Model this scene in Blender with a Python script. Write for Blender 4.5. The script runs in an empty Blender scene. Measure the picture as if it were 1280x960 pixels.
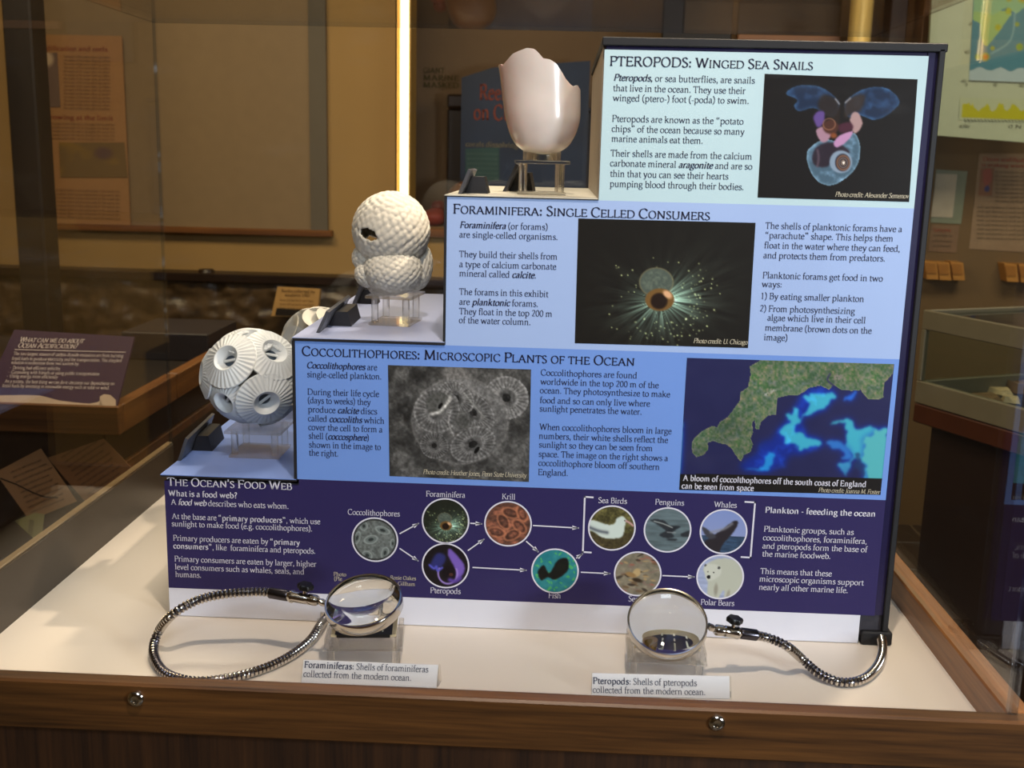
import bpy, math, random
import numpy as np
from mathutils import Vector, Matrix
random.seed(7); rng = np.random.default_rng(7)
SC = bpy.context.scene; COL = SC.collection
H0 = 0.9                       # height of the table top over the floor; the table frame below has z = 0 on the table top

# ------------------------------------------------------------------ camera
FPX, YAW, PITCH, ROLL = 1364.39, .0389, .204, .0243
CAM = np.array([.4874, -1.3094, .5916])
_cy, _sy, _cp, _sp, _cr, _sr = math.cos(YAW), math.sin(YAW), math.cos(PITCH), math.sin(PITCH), math.cos(ROLL), math.sin(ROLL)
FW = np.array([-_sy*_cp, _cy*_cp, -_sp]); _r0 = np.array([_cy, _sy, 0.]); _u0 = np.cross(_r0, FW)
RT = _cr*_r0 + _sr*_u0; UP = -_sr*_r0 + _cr*_u0
cd = bpy.data.cameras.new('camera'); cam = bpy.data.objects.new('camera', cd); COL.objects.link(cam)
cd.sensor_width = 36; cd.lens = FPX/1280*36; cd.clip_start = .02; cd.clip_end = 60
cd.dof.use_dof = True; cd.dof.focus_distance = 1.38; cd.dof.aperture_fstop = 9.5
cam.matrix_world = Matrix(((RT[0], UP[0], -FW[0], CAM[0]), (RT[1], UP[1], -FW[1], CAM[1]), (RT[2], UP[2], -FW[2], CAM[2]+H0), (0, 0, 0, 1)))
SC.camera = cam

# ------------------------------------------------------------------ world, lamps, exposure
SC.view_settings.view_transform = 'Standard'; SC.view_settings.look = 'None'
SC.view_settings.gamma = 1; SC.view_settings.exposure = 0.0; SC.view_settings.use_curve_mapping = False
SC.cycles.transparent_max_bounces = 20; SC.cycles.max_bounces = 14; SC.cycles.transmission_bounces = 12
w = bpy.data.worlds.new('World'); SC.world = w; w.use_nodes = True
w.node_tree.nodes['Background'].inputs[0].default_value = (.30, .24, .17, 1)
w.node_tree.nodes['Background'].inputs[1].default_value = .5

def lamp(name, kind, loc, target, energy, color, size=.3, size_y=None, angle=60, blend=.6):
    l = bpy.data.lights.new(name, kind); l.energy = energy; l.color = color
    if kind == 'AREA':
        l.size = size
        if size_y: l.shape = 'RECTANGLE'; l.size_y = size_y
    else: l.shadow_soft_size = size
    if kind == 'SPOT': l.spot_size = math.radians(angle); l.spot_blend = blend
    o = bpy.data.objects.new(name, l); COL.objects.link(o)
    o.location = (loc[0], loc[1], loc[2]+H0)
    d = Vector(target)-Vector(loc); o.rotation_euler = d.to_track_quat('-Z', 'Y').to_euler()
    return o
lamp('case_spotlight', 'SPOT', (1.15, .35, 1.75), (.45, 0, .1), 110, (1, .80, .58), .035, angle=75)
lamp('front_spotlight', 'SPOT', (.55, -.75, 1.85), (.62, -.12, 0), 105, (1, .82, .64), .04, angle=50)
lamp('added_fill_over_case', 'AREA', (.25, .85, 1.9), (.3, .2, 0), 26, (1, .88, .70), .5, .5)  # added area light, brightens the back and whitens the lens reflection
lamp('ceiling_daylight_panel', 'AREA', (.7, -2.3, 1.9), (.5, 0, .3), 40, (.80, .89, 1), .8, .8)
lamp('side_window_daylight', 'AREA', (2.13, -1.55, .50), (.46, .05, .6), 34, (.86, .93, 1), .42, .42)
lamp('hall_lamp', 'AREA', (-.8, 1.5, 1.9), (-.8, 2.6, -.2), 58, (1, .77, .45), 1.6, .8)
lamp('right_hall_lamp', 'AREA', (2.3, 1.7, 1.9), (2.3, 2.6, -.2), 44, (1, .84, .60), 1.2, .8)

# ------------------------------------------------------------------ helpers
def ray(x, y): return FW + RT*(x-640)/FPX - UP*(y-480)/FPX
def onx(x, y, v): d = ray(x, y); return CAM + d*(v-CAM[0])/d[0]
def ony(x, y, v): d = ray(x, y); return CAM + d*(v-CAM[1])/d[1]
def onz(x, y, v): d = ray(x, y); return CAM + d*(v-CAM[2])/d[2]
class Plane:
    """a flat face of a thing, with its own two axes; a photographed point is measured on it"""
    def __init__(s, o, u, v):
        s.o = np.array(o, float); s.u = np.array(u, float)/np.linalg.norm(u)
        v = np.array(v, float); v = v - s.u*(v@s.u); s.v = v/np.linalg.norm(v); s.n = np.cross(s.u, s.v)
    def st(s, x, y):
        d = ray(x, y); P = CAM + d*((s.o-CAM)@s.n)/(d@s.n)
        return (P-s.o)@s.u, (P-s.o)@s.v
    def P(s, a, b, off=0): return s.o + s.u*a + s.v*b + s.n*off
def lin(c):
    c = np.asarray(c, float)
    return np.where(c <= .04045, c/12.92, ((c+.055)/1.055)**2.4)
def mat(name, rgb, rough=.6, metal=0., var=.12, scale=20., bump=0., bscale=None, coat=0., stretch=None, rgb2=None, ior=1.45, spec=.5, trans=0., sub=0.):
    m = bpy.data.materials.new(name); m.use_nodes = True; nt = m.node_tree; N = nt.nodes; b = N['Principled BSDF']
    c = lin(rgb); c2 = lin(rgb2) if rgb2 is not None else c*(1-var)
    tc = N.new('ShaderNodeTexCoord'); mp = N.new('ShaderNodeMapping'); nt.links.new(tc.outputs['Object'], mp.inputs[0])
    if stretch: mp.inputs['Scale'].default_value = stretch
    no = N.new('ShaderNodeTexNoise'); no.inputs['Scale'].default_value = scale; no.inputs['Detail'].default_value = 5
    nt.links.new(mp.outputs[0], no.inputs['Vector'])
    cr = N.new('ShaderNodeValToRGB'); cr.color_ramp.elements[0].color = (*c2, 1); cr.color_ramp.elements[1].color = (*c, 1)
    cr.color_ramp.elements[0].position = .35; cr.color_ramp.elements[1].position = .65
    nt.links.new(no.outputs[0], cr.inputs[0]); nt.links.new(cr.outputs[0], b.inputs['Base Color'])
    b.inputs['Roughness'].default_value = rough; b.inputs['Metallic'].default_value = metal; b.inputs['IOR'].default_value = ior
    b.inputs['Specular IOR Level'].default_value = spec; b.inputs['Coat Weight'].default_value = coat; b.inputs['Coat Roughness'].default_value = .15
    b.inputs['Transmission Weight'].default_value = trans; b.inputs['Subsurface Weight'].default_value = sub
    if sub: b.inputs['Subsurface Scale'].default_value = .01
    if bump:
        n2 = N.new('ShaderNodeTexNoise'); n2.inputs['Scale'].default_value = bscale or scale*2; n2.inputs['Detail'].default_value = 6
        nt.links.new(mp.outputs[0], n2.inputs['Vector'])
        bp = N.new('ShaderNodeBump'); bp.inputs['Strength'].default_value = bump; bp.inputs['Distance'].default_value = .003
        nt.links.new(n2.outputs[0], bp.inputs['Height']); nt.links.new(bp.outputs[0], b.inputs['Normal'])
    return m
def emit(name, rgb, s):
    m = bpy.data.materials.new(name); m.use_nodes = True; b = m.node_tree.nodes['Principled BSDF']
    b.inputs['Base Color'].default_value = (*lin(rgb), 1); b.inputs['Emission Color'].default_value = (*lin(rgb), 1); b.inputs['Emission Strength'].default_value = s
    return m
def pane_mat(name, tint, ior=1.49, rough=.02, smear=.0):
    m = bpy.data.materials.new(name); m.use_nodes = True; nt = m.node_tree; N = nt.nodes; N.clear()
    out = N.new('ShaderNodeOutputMaterial'); tr = N.new('ShaderNodeBsdfTransparent'); gl = N.new('ShaderNodeBsdfGlossy'); fr = N.new('ShaderNodeFresnel'); mx = N.new('ShaderNodeMixShader')
    tr.inputs[0].default_value = (*tint, 1); gl.inputs['Roughness'].default_value = rough; 
    ge = N.new('ShaderNodeNewGeometry'); mi = N.new('ShaderNodeMix'); mi.inputs[2].default_value = ior; mi.inputs[3].default_value = 1/ior
    nt.links.new(ge.outputs['Backfacing'], mi.inputs[0]); nt.links.new(mi.outputs[0], fr.inputs[0])
    nt.links.new(fr.outputs[0], mx.inputs[0]); nt.links.new(tr.outputs[0], mx.inputs[1]); nt.links.new(gl.outputs[0], mx.inputs[2])
    last = mx
    if smear:
        df = N.new('ShaderNodeBsdfDiffuse'); df.inputs[0].default_value = (.75, .8, .85, 1)
        tc = N.new('ShaderNodeTexCoord'); mp = N.new('ShaderNodeMapping'); mp.inputs['Scale'].default_value = (3, 3, 9); mp.inputs['Rotation'].default_value = (.4, .3, .2)
        no = N.new('ShaderNodeTexNoise'); no.inputs['Scale'].default_value = 3; no.inputs['Detail'].default_value = 8
        rp = N.new('ShaderNodeMapRange'); rp.inputs[1].default_value = .62; rp.inputs[2].default_value = .9; rp.inputs[4].default_value = smear
        nt.links.new(tc.outputs['Object'], mp.inputs[0]); nt.links.new(mp.outputs[0], no.inputs['Vector']); nt.links.new(no.outputs[0], rp.inputs[0])
        m2 = N.new('ShaderNodeMixShader'); nt.links.new(rp.outputs[0], m2.inputs[0]); nt.links.new(mx.outputs[0], m2.inputs[1]); nt.links.new(df.outputs[0], m2.inputs[2]); last = m2
    nt.links.new(last.outputs[0], out.inputs[0])
    return m
def acrylic(name):
    m = bpy.data.materials.new(name); m.use_nodes = True; nt = m.node_tree; N = nt.nodes; N.clear()
    out = N.new('ShaderNodeOutputMaterial'); tr = N.new('ShaderNodeBsdfTransparent'); tr.inputs[0].default_value = (.96, .955, .94, 1)
    gl = N.new('ShaderNodeBsdfGlass'); gl.inputs['IOR'].default_value = 1.4; gl.inputs['Roughness'].default_value = .03; gl.inputs[0].default_value = (.98, .97, .95, 1)
    df = N.new('ShaderNodeBsdfTranslucent'); df.inputs[0].default_value = (.95, .90, .82, 1); d2 = N.new('ShaderNodeBsdfDiffuse'); d2.inputs[0].default_value = (.95, .90, .82, 1)
    lw = N.new('ShaderNodeLayerWeight'); lw.inputs[0].default_value = .35; mr = N.new('ShaderNodeMapRange'); mr.inputs[3].default_value = .0; mr.inputs[4].default_value = .09
    nt.links.new(lw.outputs['Facing'], mr.inputs[0])
    a = N.new('ShaderNodeMixShader'); a.inputs[0].default_value = .4; nt.links.new(tr.outputs[0], a.inputs[1]); nt.links.new(gl.outputs[0], a.inputs[2])
    b = N.new('ShaderNodeMixShader'); b.inputs[0].default_value = .5; nt.links.new(df.outputs[0], b.inputs[1]); nt.links.new(d2.outputs[0], b.inputs[2])
    c = N.new('ShaderNodeMixShader'); nt.links.new(mr.outputs[0], c.inputs[0]); nt.links.new(a.outputs[0], c.inputs[1]); nt.links.new(b.outputs[0], c.inputs[2]); nt.links.new(c.outputs[0], out.inputs[0])
    return m
def wood(name, dark, light, axis='x', rough=.4, scale=1.):
    m = bpy.data.materials.new(name); m.use_nodes = True; nt = m.node_tree; N = nt.nodes; b = N['Principled BSDF']
    tc = N.new('ShaderNodeTexCoord'); mp = N.new('ShaderNodeMapping'); s = {'x': (1.5, 40, 40), 'y': (40, 1.5, 40), 'z': (40, 40, 1.5)}[axis]
    mp.inputs['Scale'].default_value = tuple(q*scale for q in s); nt.links.new(tc.outputs['Object'], mp.inputs[0])
    n1 = N.new('ShaderNodeTexNoise'); n1.inputs['Scale'].default_value = 1.6; n1.inputs['Detail'].default_value = 8; n1.inputs['Distortion'].default_value = .6
    n2 = N.new('ShaderNodeTexNoise'); n2.inputs['Scale'].default_value = 7; n2.inputs['Detail'].default_value = 4
    nt.links.new(mp.outputs[0], n1.inputs['Vector']); nt.links.new(mp.outputs[0], n2.inputs['Vector'])
    cr = N.new('ShaderNodeValToRGB'); e = cr.color_ramp.elements; e[0].position = .32; e[1].position = .68
    e[0].color = (*lin(dark), 1); e[1].color = (*lin(light), 1)
    ad = N.new('ShaderNodeMath'); ad.operation = 'MULTIPLY_ADD'; ad.inputs[1].default_value = .35; nt.links.new(n2.outputs[0], ad.inputs[0]); 
    ml = N.new('ShaderNodeMath'); ml.operation = 'MULTIPLY'; ml.inputs[1].default_value = .66; nt.links.new(n1.outputs[0], ml.inputs[0]); nt.links.new(ml.outputs[0], ad.inputs[2])
    nt.links.new(ad.outputs[0], cr.inputs[0]); nt.links.new(cr.outputs[0], b.inputs['Base Color'])
    b.inputs['Roughness'].default_value = rough
    bp = N.new('ShaderNodeBump'); bp.inputs['Strength'].default_value = .25; bp.inputs['Distance'].default_value = .001
    nt.links.new(ad.outputs[0], bp.inputs['Height']); nt.links.new(bp.outputs[0], b.inputs['Normal'])
    return m
def vmat(name, rough=.5, coat=0.):
    m = bpy.data.materials.new(name); m.use_nodes = True; nt = m.node_tree; b = nt.nodes['Principled BSDF']
    a = nt.nodes.new('ShaderNodeAttribute'); a.attribute_name = 'Col'; nt.links.new(a.outputs['Color'], b.inputs['Base Color'])
    b.inputs['Roughness'].default_value = rough; b.inputs['Coat Weight'].default_value = coat; b.inputs['Specular IOR Level'].default_value = .2
    return m

class MB:
    """collects vertices and faces in the table frame"""
    def __init__(s): s.v = []; s.f = []
    def add(s, V, F):
        n = len(s.v); s.v.extend([tuple(map(float, p)) for p in V]); s.f.extend([tuple(int(i)+n for i in f) for f in F]); return s
    def box(s, x0, x1, y0, y1, z0, z1, M=None):
        V = [(x, y, z) for z in (z0, z1) for y in (y0, y1) for x in (x0, x1)]
        if M is not None: V = [M(p) for p in V]
        return s.add(V, [(0, 2, 3, 1), (4, 5, 7, 6), (0, 1, 5, 4), (2, 6, 7, 3), (0, 4, 6, 2), (1, 3, 7, 5)])
    def bbox(s, x0, x1, y0, y1, z0, z1, c=.001, M=None):      # box with chamfered edges
        V = []; idx = {}
        X = (x0, x1); Y = (y0, y1); Z = (z0, z1)
        for i in (0, 1):
            for j in (0, 1):
                for k in (0, 1):
                    p = (X[i], Y[j], Z[k]); sx = c*(1-2*i); sy = c*(1-2*j); sz = c*(1-2*k)
                    for a, q in enumerate(((p[0], p[1]+sy, p[2]+sz), (p[0]+sx, p[1], p[2]+sz), (p[0]+sx, p[1]+sy, p[2]))):
                        idx[i, j, k, a] = len(V); V.append(q)
        F = []
        for s_ in (0, 1):
            F.append([idx[s_, 0, 0, 0], idx[s_, 1, 0, 0], idx[s_, 1, 1, 0], idx[s_, 0, 1, 0]])
            F.append([idx[0, s_, 0, 1], idx[1, s_, 0, 1], idx[1, s_, 1, 1], idx[0, s_, 1, 1]])
            F.append([idx[0, 0, s_, 2], idx[1, 0, s_, 2], idx[1, 1, s_, 2], idx[0, 1, s_, 2]])
        for a in (0, 1):
            for b in (0, 1):
                F.append([idx[a, b, 0, 0], idx[a, b, 1, 0], idx[a, b, 1, 1], idx[a, b, 0, 1]])
                F.append([idx[a, 0, b, 0], idx[a, 1, b, 0], idx[a, 1, b, 2], idx[a, 0, b, 2]])
                F.append([idx[0, a, b, 1], idx[1, a, b, 1], idx[1, a, b, 2], idx[0, a, b, 2]])
        for i in (0, 1):
            for j in (0, 1):
                for k in (0, 1): F.append([idx[i, j, k, 0], idx[i, j, k, 1], idx[i, j, k, 2]])
        ctr = np.array([(x0+x1)/2, (y0+y1)/2, (z0+z1)/2]); A = np.array(V)
        G = []
        for f in F:
            P = A[f]; n = np.cross(P[1]-P[0], P[2]-P[0])
            G.append(tuple(f) if n@(P.mean(0)-ctr) > 0 else tuple(f[::-1]))
        if M is not None: V = [M(p) for p in V]
        return s.add(V, G)
    def tube(s, pts, r, seg=12, caps=True):
        pts = np.array(pts, float); n = len(pts); r = np.broadcast_to(r, n)
        T = np.gradient(pts, axis=0); T /= np.linalg.norm(T, axis=1)[:, None]+1e-12
        ref = np.array([0, 0, 1.]) if abs(T[0, 2]) < .9 else np.array([1., 0, 0])
        a = np.cross(T[0], ref); a /= np.linalg.norm(a); V = []
        ang = np.arange(seg)*2*math.pi/seg
        for i in range(n):
            a = a - T[i]*(a@T[i]); a /= np.linalg.norm(a); b = np.cross(T[i], a)
            V.extend(pts[i] + r[i]*(np.outer(np.cos(ang), a)+np.outer(np.sin(ang), b)))
        F = [(i*seg+j, i*seg+(j+1) % seg, (i+1)*seg+(j+1) % seg, (i+1)*seg+j) for i in range(n-1) for j in range(seg)]
        if caps: F += [tuple(range(seg))[::-1], tuple((n-1)*seg+j for j in range(seg))]
        return s.add(V, F)
    def lathe(s, prof, seg=32, M=None, closed=False):         # prof: (r, z) pairs
        V = []; n = len(prof)
        for r, z in prof:
            for j in range(seg):
                a = 2*math.pi*j/seg; p = np.array([r*math.cos(a), r*math.sin(a), z]); V.append(M(p) if M else p)
        F = []
        m = n if closed else n-1
        for i in range(m):
            for j in range(seg): F.append((i*seg+j, i*seg+(j+1) % seg, ((i+1) % n)*seg+(j+1) % seg, ((i+1) % n)*seg+j))
        if not closed:
            if prof[0][0] > 1e-6: F.append(tuple(range(seg))[::-1])
            if prof[-1][0] > 1e-6: F.append(tuple((n-1)*seg+j for j in range(seg)))
        return s.add(V, F)
    def poly(s, pts, d):                                      # prism: polygon pts (3-D) pushed along the vector d
        n = len(pts); P = [np.array(p, float) for p in pts]; d = np.array(d, float)
        F = [tuple(range(n)), tuple(range(2*n-1, n-1, -1))]+[(i, i+n, (i+1) % n+n, (i+1) % n) for i in range(n)]
        return s.add(P+[p+d for p in P], F)
def frame(o, z, x=(1, 0, 0)):
    """point map of a local frame whose z axis is given"""
    z = np.array(z, float); z /= np.linalg.norm(z); x = np.array(x, float); x = x - z*(x@z); x /= np.linalg.norm(x); y = np.cross(z, x); o = np.array(o, float)
    return lambda p: o + x*p[0] + y*p[1] + z*p[2]

def thing(name, label, cat, loc=(0, 0, 0), group=None):
    o = bpy.data.objects.new(name, None); COL.objects.link(o); o.empty_display_size = .05
    o.location = (loc[0], loc[1], loc[2]+H0); o['label'] = label; o['category'] = cat
    if group: o['group'] = group
    return o
BASE = {}
def base_of(o):
    while o.parent: o = o.parent
    return np.array([o.location[0], o.location[1], o.location[2]-H0])
def obj(name, mb, m, parent=None, smooth=False, loc=None, fix=True):
    """one mesh object; vertices are in the table frame"""
    b = base_of(parent) if parent is not None else np.array(loc if loc is not None else (0, 0, 0), float)
    me = bpy.data.meshes.new(name); V = np.array(mb.v, float)-b
    me.from_pydata(V.tolist(), [], mb.f); me.materials.append(m)
    if fix:
        import bmesh
        bm = bmesh.new(); bm.from_mesh(me); bmesh.ops.recalc_face_normals(bm, faces=bm.faces); bm.to_mesh(me); bm.free()
    if smooth:
        me.polygons.foreach_set('use_smooth', [True]*len(me.polygons))
        if smooth != 'all': me.set_sharp_from_angle(angle=math.radians(float(smooth) if smooth is not True else 35))
    o = bpy.data.objects.new(name, me); COL.objects.link(o)
    if parent is not None: o.parent = parent
    else: o.location = (b[0], b[1], b[2]+H0)
    return o
def tag(o, label, cat, group=None):
    o['label'] = label; o['category'] = cat
    if group: o['group'] = group
    return o
def struct(name, mb, m, smooth=False):
    o = obj(name, mb, m, smooth=smooth); o['kind'] = 'structure'; return o
def copy_tree(o, parent=None):
    c = o.copy(); COL.objects.link(c); c.parent = parent
    for ch in list(o.children): copy_tree(ch, c)
    return c
def crom(P, k=4, closed=False):
    P = np.array(P, float); n = len(P); out = []
    for i in range(n if closed else n-1):
        if closed: a, b, c, d = P[i-1], P[i], P[(i+1) % n], P[(i+2) % n]
        else: a, b, c, d = P[max(i-1, 0)], P[i], P[i+1], P[min(i+2, n-1)]
        for t in np.arange(k)/k: out.append(.5*((2*b)+(-a+c)*t+(2*a-5*b+4*c-d)*t*t+(-a+3*b-3*c+d)*t**3))
    if not closed: out.append(P[-1])
    return np.array(out)
# smooth value noise for printed pictures
def vnoise(x, y, seed=0):
    r = np.random.default_rng(seed); g = r.random((64, 64))
    xi = np.floor(x).astype(int); yi = np.floor(y).astype(int); fx = x-xi; fy = y-yi; fx = fx*fx*(3-2*fx); fy = fy*fy*(3-2*fy)
    a = g[yi % 64, xi % 64]; b = g[yi % 64, (xi+1) % 64]; c = g[(yi+1) % 64, xi % 64]; d = g[(yi+1) % 64, (xi+1) % 64]
    return (a*(1-fx)+b*fx)*(1-fy)+(c*(1-fx)+d*fx)*fy
def fbm(x, y, seed=0, o=4): return sum(vnoise(x*2**i+i*7.3, y*2**i+i*3.1, seed+i)/2**(i+1) for i in range(o))/(1-.5**o)
# ------------------------------------------------------------------ a broad-nib serif alphabet (drawn as pen strokes)
GD = {
'a':"48|C 9,38 15,44 24,46 32,42 35,35|P 35,35 35,9|C 35,9 37,2 45,3|C 35,27 22,25 10,19 7,9 14,0 25,2 35,10",
'b':"55|S 13 0 73 l|C 13,36 22,44 33,46 45,38 49,24 45,8 33,-1 22,0 13,5",
'c':"44|C 40,38 33,45 24,46 12,40 6,24 11,7 23,-1 34,1 41,8",
'd':"58|S 44 0 73 lr|C 44,38 34,45 24,46 11,38 6,23 11,6 21,-1 33,2 44,10",
'e':"47|P 7,27 41,27|C 41,27 37,41 25,46 12,40 6,24 11,7 24,-1 35,1 43,9",
'f':"32|S 14 0 55 b|C 14,55 16,67 23,73 34,70|P 3,44 30,44",
'g':"51|C 24,46 12,42 9,32 14,21 25,18 36,22 39,32 35,43 24,46|P 36,43 49,45|C 15,20 10,12 15,5 31,3 43,-2 44,-14 33,-22 18,-23 7,-17 7,-8 16,2",
'h':"59|S 13 0 73 lb|C 13,35 23,44 32,46 41,42 45,31|P 45,31 45,0|F 45 0 8",
'i':"29|S 14 0 46 lb|D 14 64",
'j':"27|S 15 -10 46 l|C 15,-10 10,-22 -1,-22|D 15 64",
'k':"56|S 13 0 73 lb|P 15,21 40,45|P 24,29 47,0|F 41 45 7|F 48 0 8",
'l':"29|S 14 0 73 lb",
'm':"88|S 13 0 46 lb|C 13,35 21,44 30,46 38,42 42,31|P 42,31 42,0|F 42 0 7|C 42,35 50,44 59,46 68,42 72,31|P 72,31 72,0|F 73 0 7",
'n':"59|S 13 0 46 lb|C 13,35 23,44 32,46 41,42 45,31|P 45,31 45,0|F 45 0 8",
'o':"54|O 27 22.5 21 23.5",
'p':"58|S 13 -25 46 lb|C 13,36 23,45 34,46 46,38 51,24 46,8 34,-1 23,0 13,7",
'q':"55|S 44 -25 46 b|C 44,38 34,45 24,46 11,38 6,23 11,6 21,-1 33,2 44,10",
'r':"39|S 13 0 46 lb|C 13,33 21,43 28,46 38,43",
's':"42|C 35,38 28,45 19,46 10,41 10,33 17,27 28,22 36,14 34,4 22,-1 13,1 7,8",
't':"33|C 15,58 15,12 18,2 25,-1 33,4|P 4,45 31,45",
'u':"59|C 13,46 13,14 17,3 26,-1 35,2 45,11|F 9 45 4|S 45 0 46 lr",
'v':"52|P 8,45 26,0|P 26,0 44,45|F 9 45 8|F 44 45 7",
'w':"80|P 8,45 24,0|P 24,0 40,44|P 40,44 56,0|P 56,0 72,45|F 9 45 8|F 72 45 7",
'x':"51|P 9,45 42,0|P 41,45 9,0|F 10 45 7|F 42 0 8|F 41 45 6|F 9 0 6",
'y':"52|P 8,45 27,2|C 45,45 30,4 22,-14 13,-22 4,-19|F 9 45 8|F 44 45 7",
'z':"46|P 7,44 40,44|P 40,44 7,1|P 7,1 41,1",
'A':"78|P 10,0 38,70|P 38,70 68,0|P 20,25 57,25|F 11 0 9|F 68 0 10",
'B':"61|S 14 0 70 tb|C 14,69 36,70 47,62 46,46 36,39 14,38|C 30,38 50,34 55,20 48,4 34,0 14,1",
'C':"70|C 64,56 53,67 40,71 18,63 7,36 16,10 38,-1 54,2 65,12",
'D':"77|S 14 0 70 tb|C 14,69 38,69 60,60 70,36 60,10 38,1 14,1",
'E':"60|S 14 0 70 tb|P 14,69 51,69|P 14,36 44,36|P 14,1 54,1|P 51,69 51,59|P 54,1 56,12|P 44,41 44,31",
'F':"55|S 14 0 70 tb|P 14,69 51,69|P 14,36 43,36|P 51,69 51,59|P 43,41 43,31",
'G':"76|C 66,57 54,67 40,71 18,63 7,36 16,10 40,-1 56,2 66,8|P 66,8 66,31|F 64 31 9",
'H':"83|S 15 0 70 tb|S 67 0 70 tb|P 15,37 67,37",
'I':"33|S 16 0 70 tb",
'J':"33|S 18 -8 70 t|C 18,-8 13,-19 2,-19",
'K':"72|S 14 0 70 tb|P 16,33 54,69|P 27,43 64,0|F 55 70 8|F 66 0 9",
'L':"59|S 14 0 70 tb|P 14,1 53,1|P 53,1 56,13",
'M':"94|P 15,0 18,70|P 18,70 46,4|P 46,4 76,70|P 76,70 80,0|F 15 0 9|F 80 0 9|F 15 70 5|F 79 70 5",
'N':"83|P 15,0 15,70|P 15,70 67,2|P 67,2 67,70|F 15 0 9|F 67 70 9|F 12 70 5",
'O':"78|O 39 35 31 36",
'P':"58|S 14 0 70 tb|C 14,69 38,70 52,63 52,45 40,34 16,34",
'Q':"78|O 39 35 31 36|C 40,0 52,-12 70,-16",
'R':"66|S 14 0 70 tb|C 14,69 38,70 50,63 50,46 38,37 16,37|P 33,37 58,0|F 61 0 8",
'S':"52|C 43,60 34,69 24,71 12,65 10,53 18,43 34,33 44,22 42,7 28,-1 16,1 7,10",
'T':"61|S 30 0 70 b|P 5,69 56,69|P 5,69 4,58|P 56,69 57,58",
'U':"78|C 14,70 14,22 22,4 38,-1 56,4 64,22 64,70|F 14 70 9|F 64 70 9",
'V':"72|P 9,70 36,0|P 36,0 63,70|F 9 70 9|F 64 70 8",
'W':"100|P 9,70 30,0|P 30,0 50,68|P 50,68 70,0|P 70,0 91,70|F 9 70 9|F 91 70 8",
'X':"67|P 10,70 57,0|P 56,70 10,0|F 11 70 8|F 57 0 9|F 56 70 8|F 10 0 8",
'Y':"67|P 9,70 33,34|P 58,70 33,34|P 33,34 33,0|F 10 70 8|F 57 70 8|F 33 0 9",
'Z':"67|P 9,69 58,69|P 58,69 8,1|P 8,1 60,1|P 9,69 9,59|P 60,1 61,12",
'0':"50|O 25 34 19 35",'1':"50|S 26 0 69 b|P 12,60 26,69",'2':"50|C 9,56 17,67 30,69 40,60 38,45 24,22 8,2|P 8,2 43,2",
'3':"50|C 10,60 22,69 36,64 38,50 24,38|C 24,38 40,34 42,16 30,1 8,2",'4':"50|P 34,0 34,69|P 34,69 6,22|P 6,22 46,22",
'5':"50|P 40,68 15,68|P 15,68 13,39|C 13,39 32,41 42,26 34,4 9,1",'6':"50|C 40,68 18,54 7,26 15,3 30,0 43,14 38,34 24,38 10,24",
'7':"50|P 7,68 44,68|P 44,68 18,0",'8':"50|O 25 52 14 16|O 25 18 18 18",'9':"50|C 10,1 34,16 43,42 36,65 22,69 8,56 12,36 26,31 40,44",
'.':"25|D 12 4",',':"25|D 12 4|C 13,4 13,-6 7,-13",':':"25|D 12 5|D 12 38",'-':"33|P 5,22 28,22",'(':"33|C 28,76 14,58 9,30 14,2 28,-16",')':"33|C 5,76 19,58 24,30 19,2 5,-16",
'?':"44|C 9,60 20,70 34,64 33,50 22,38 20,20|D 20 4",'!':"28|P 14,70 14,20|D 14 4","'":"21|P 10,72 9,52",'“':"50|C 18,72 10,62 12,54|D 12 54|C 38,72 30,62 32,54|D 32 54",'”':"50|C 12,54 18,62 12,72|D 12 70|C 32,54 38,62 32,72|D 32 70",
'•':"60|D 24 26|D 26 26",'&':"78|C 70,40 50,0 22,-1 8,16 18,34 40,50 38,66 24,66 24,50 66,0",
}
def parse_glyphs():
    G = {}
    for ch, s in GD.items():
        parts = s.split('|'); st = []
        for p in parts[1:]:
            k, *a = p.split(' ')
            if k in 'CP':
                P = [tuple(map(float, q.split(','))) for q in a]; st.append(crom(P, 3) if k == 'C' and len(P) > 2 else np.array(P))
            elif k == 'S':
                x, y0, y1 = map(float, a[:3]); fl = a[3] if len(a) > 3 else ''
                st.append(np.array([(x, y0), (x, y1)]))
                if 'b' in fl: st.append(np.array([(x-9, y0+1.2), (x+9, y0+1.2)]))
                if 't' in fl: st.append(np.array([(x-9, y1-1.2), (x+9, y1-1.2)]))
                if 'l' in fl: st.append(np.array([(x-9, y1-4), (x+1, y1)]))
                if 'r' in fl: st.append(np.array([(x, 1.2), (x+8, 2.2)]))
            elif k == 'F': x, y, w_ = map(float, a); st.append(np.array([(x-w_, y-1.2 if y > 5 else y+1.2), (x+w_, y-1.2 if y > 5 else y+1.2)]))
            elif k == 'O':
                cx, cy, rx, ry = map(float, a); t = np.linspace(0, 2*math.pi, 15); st.append(np.stack([cx+rx*np.cos(t), cy+ry*np.sin(t)], 1))
            elif k == 'D': x, y = map(float, a); st.append(('dot', x, y))
        G[ch] = (float(parts[0]), st)
    return G
GLY = parse_glyphs(); _cache = {}
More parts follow.
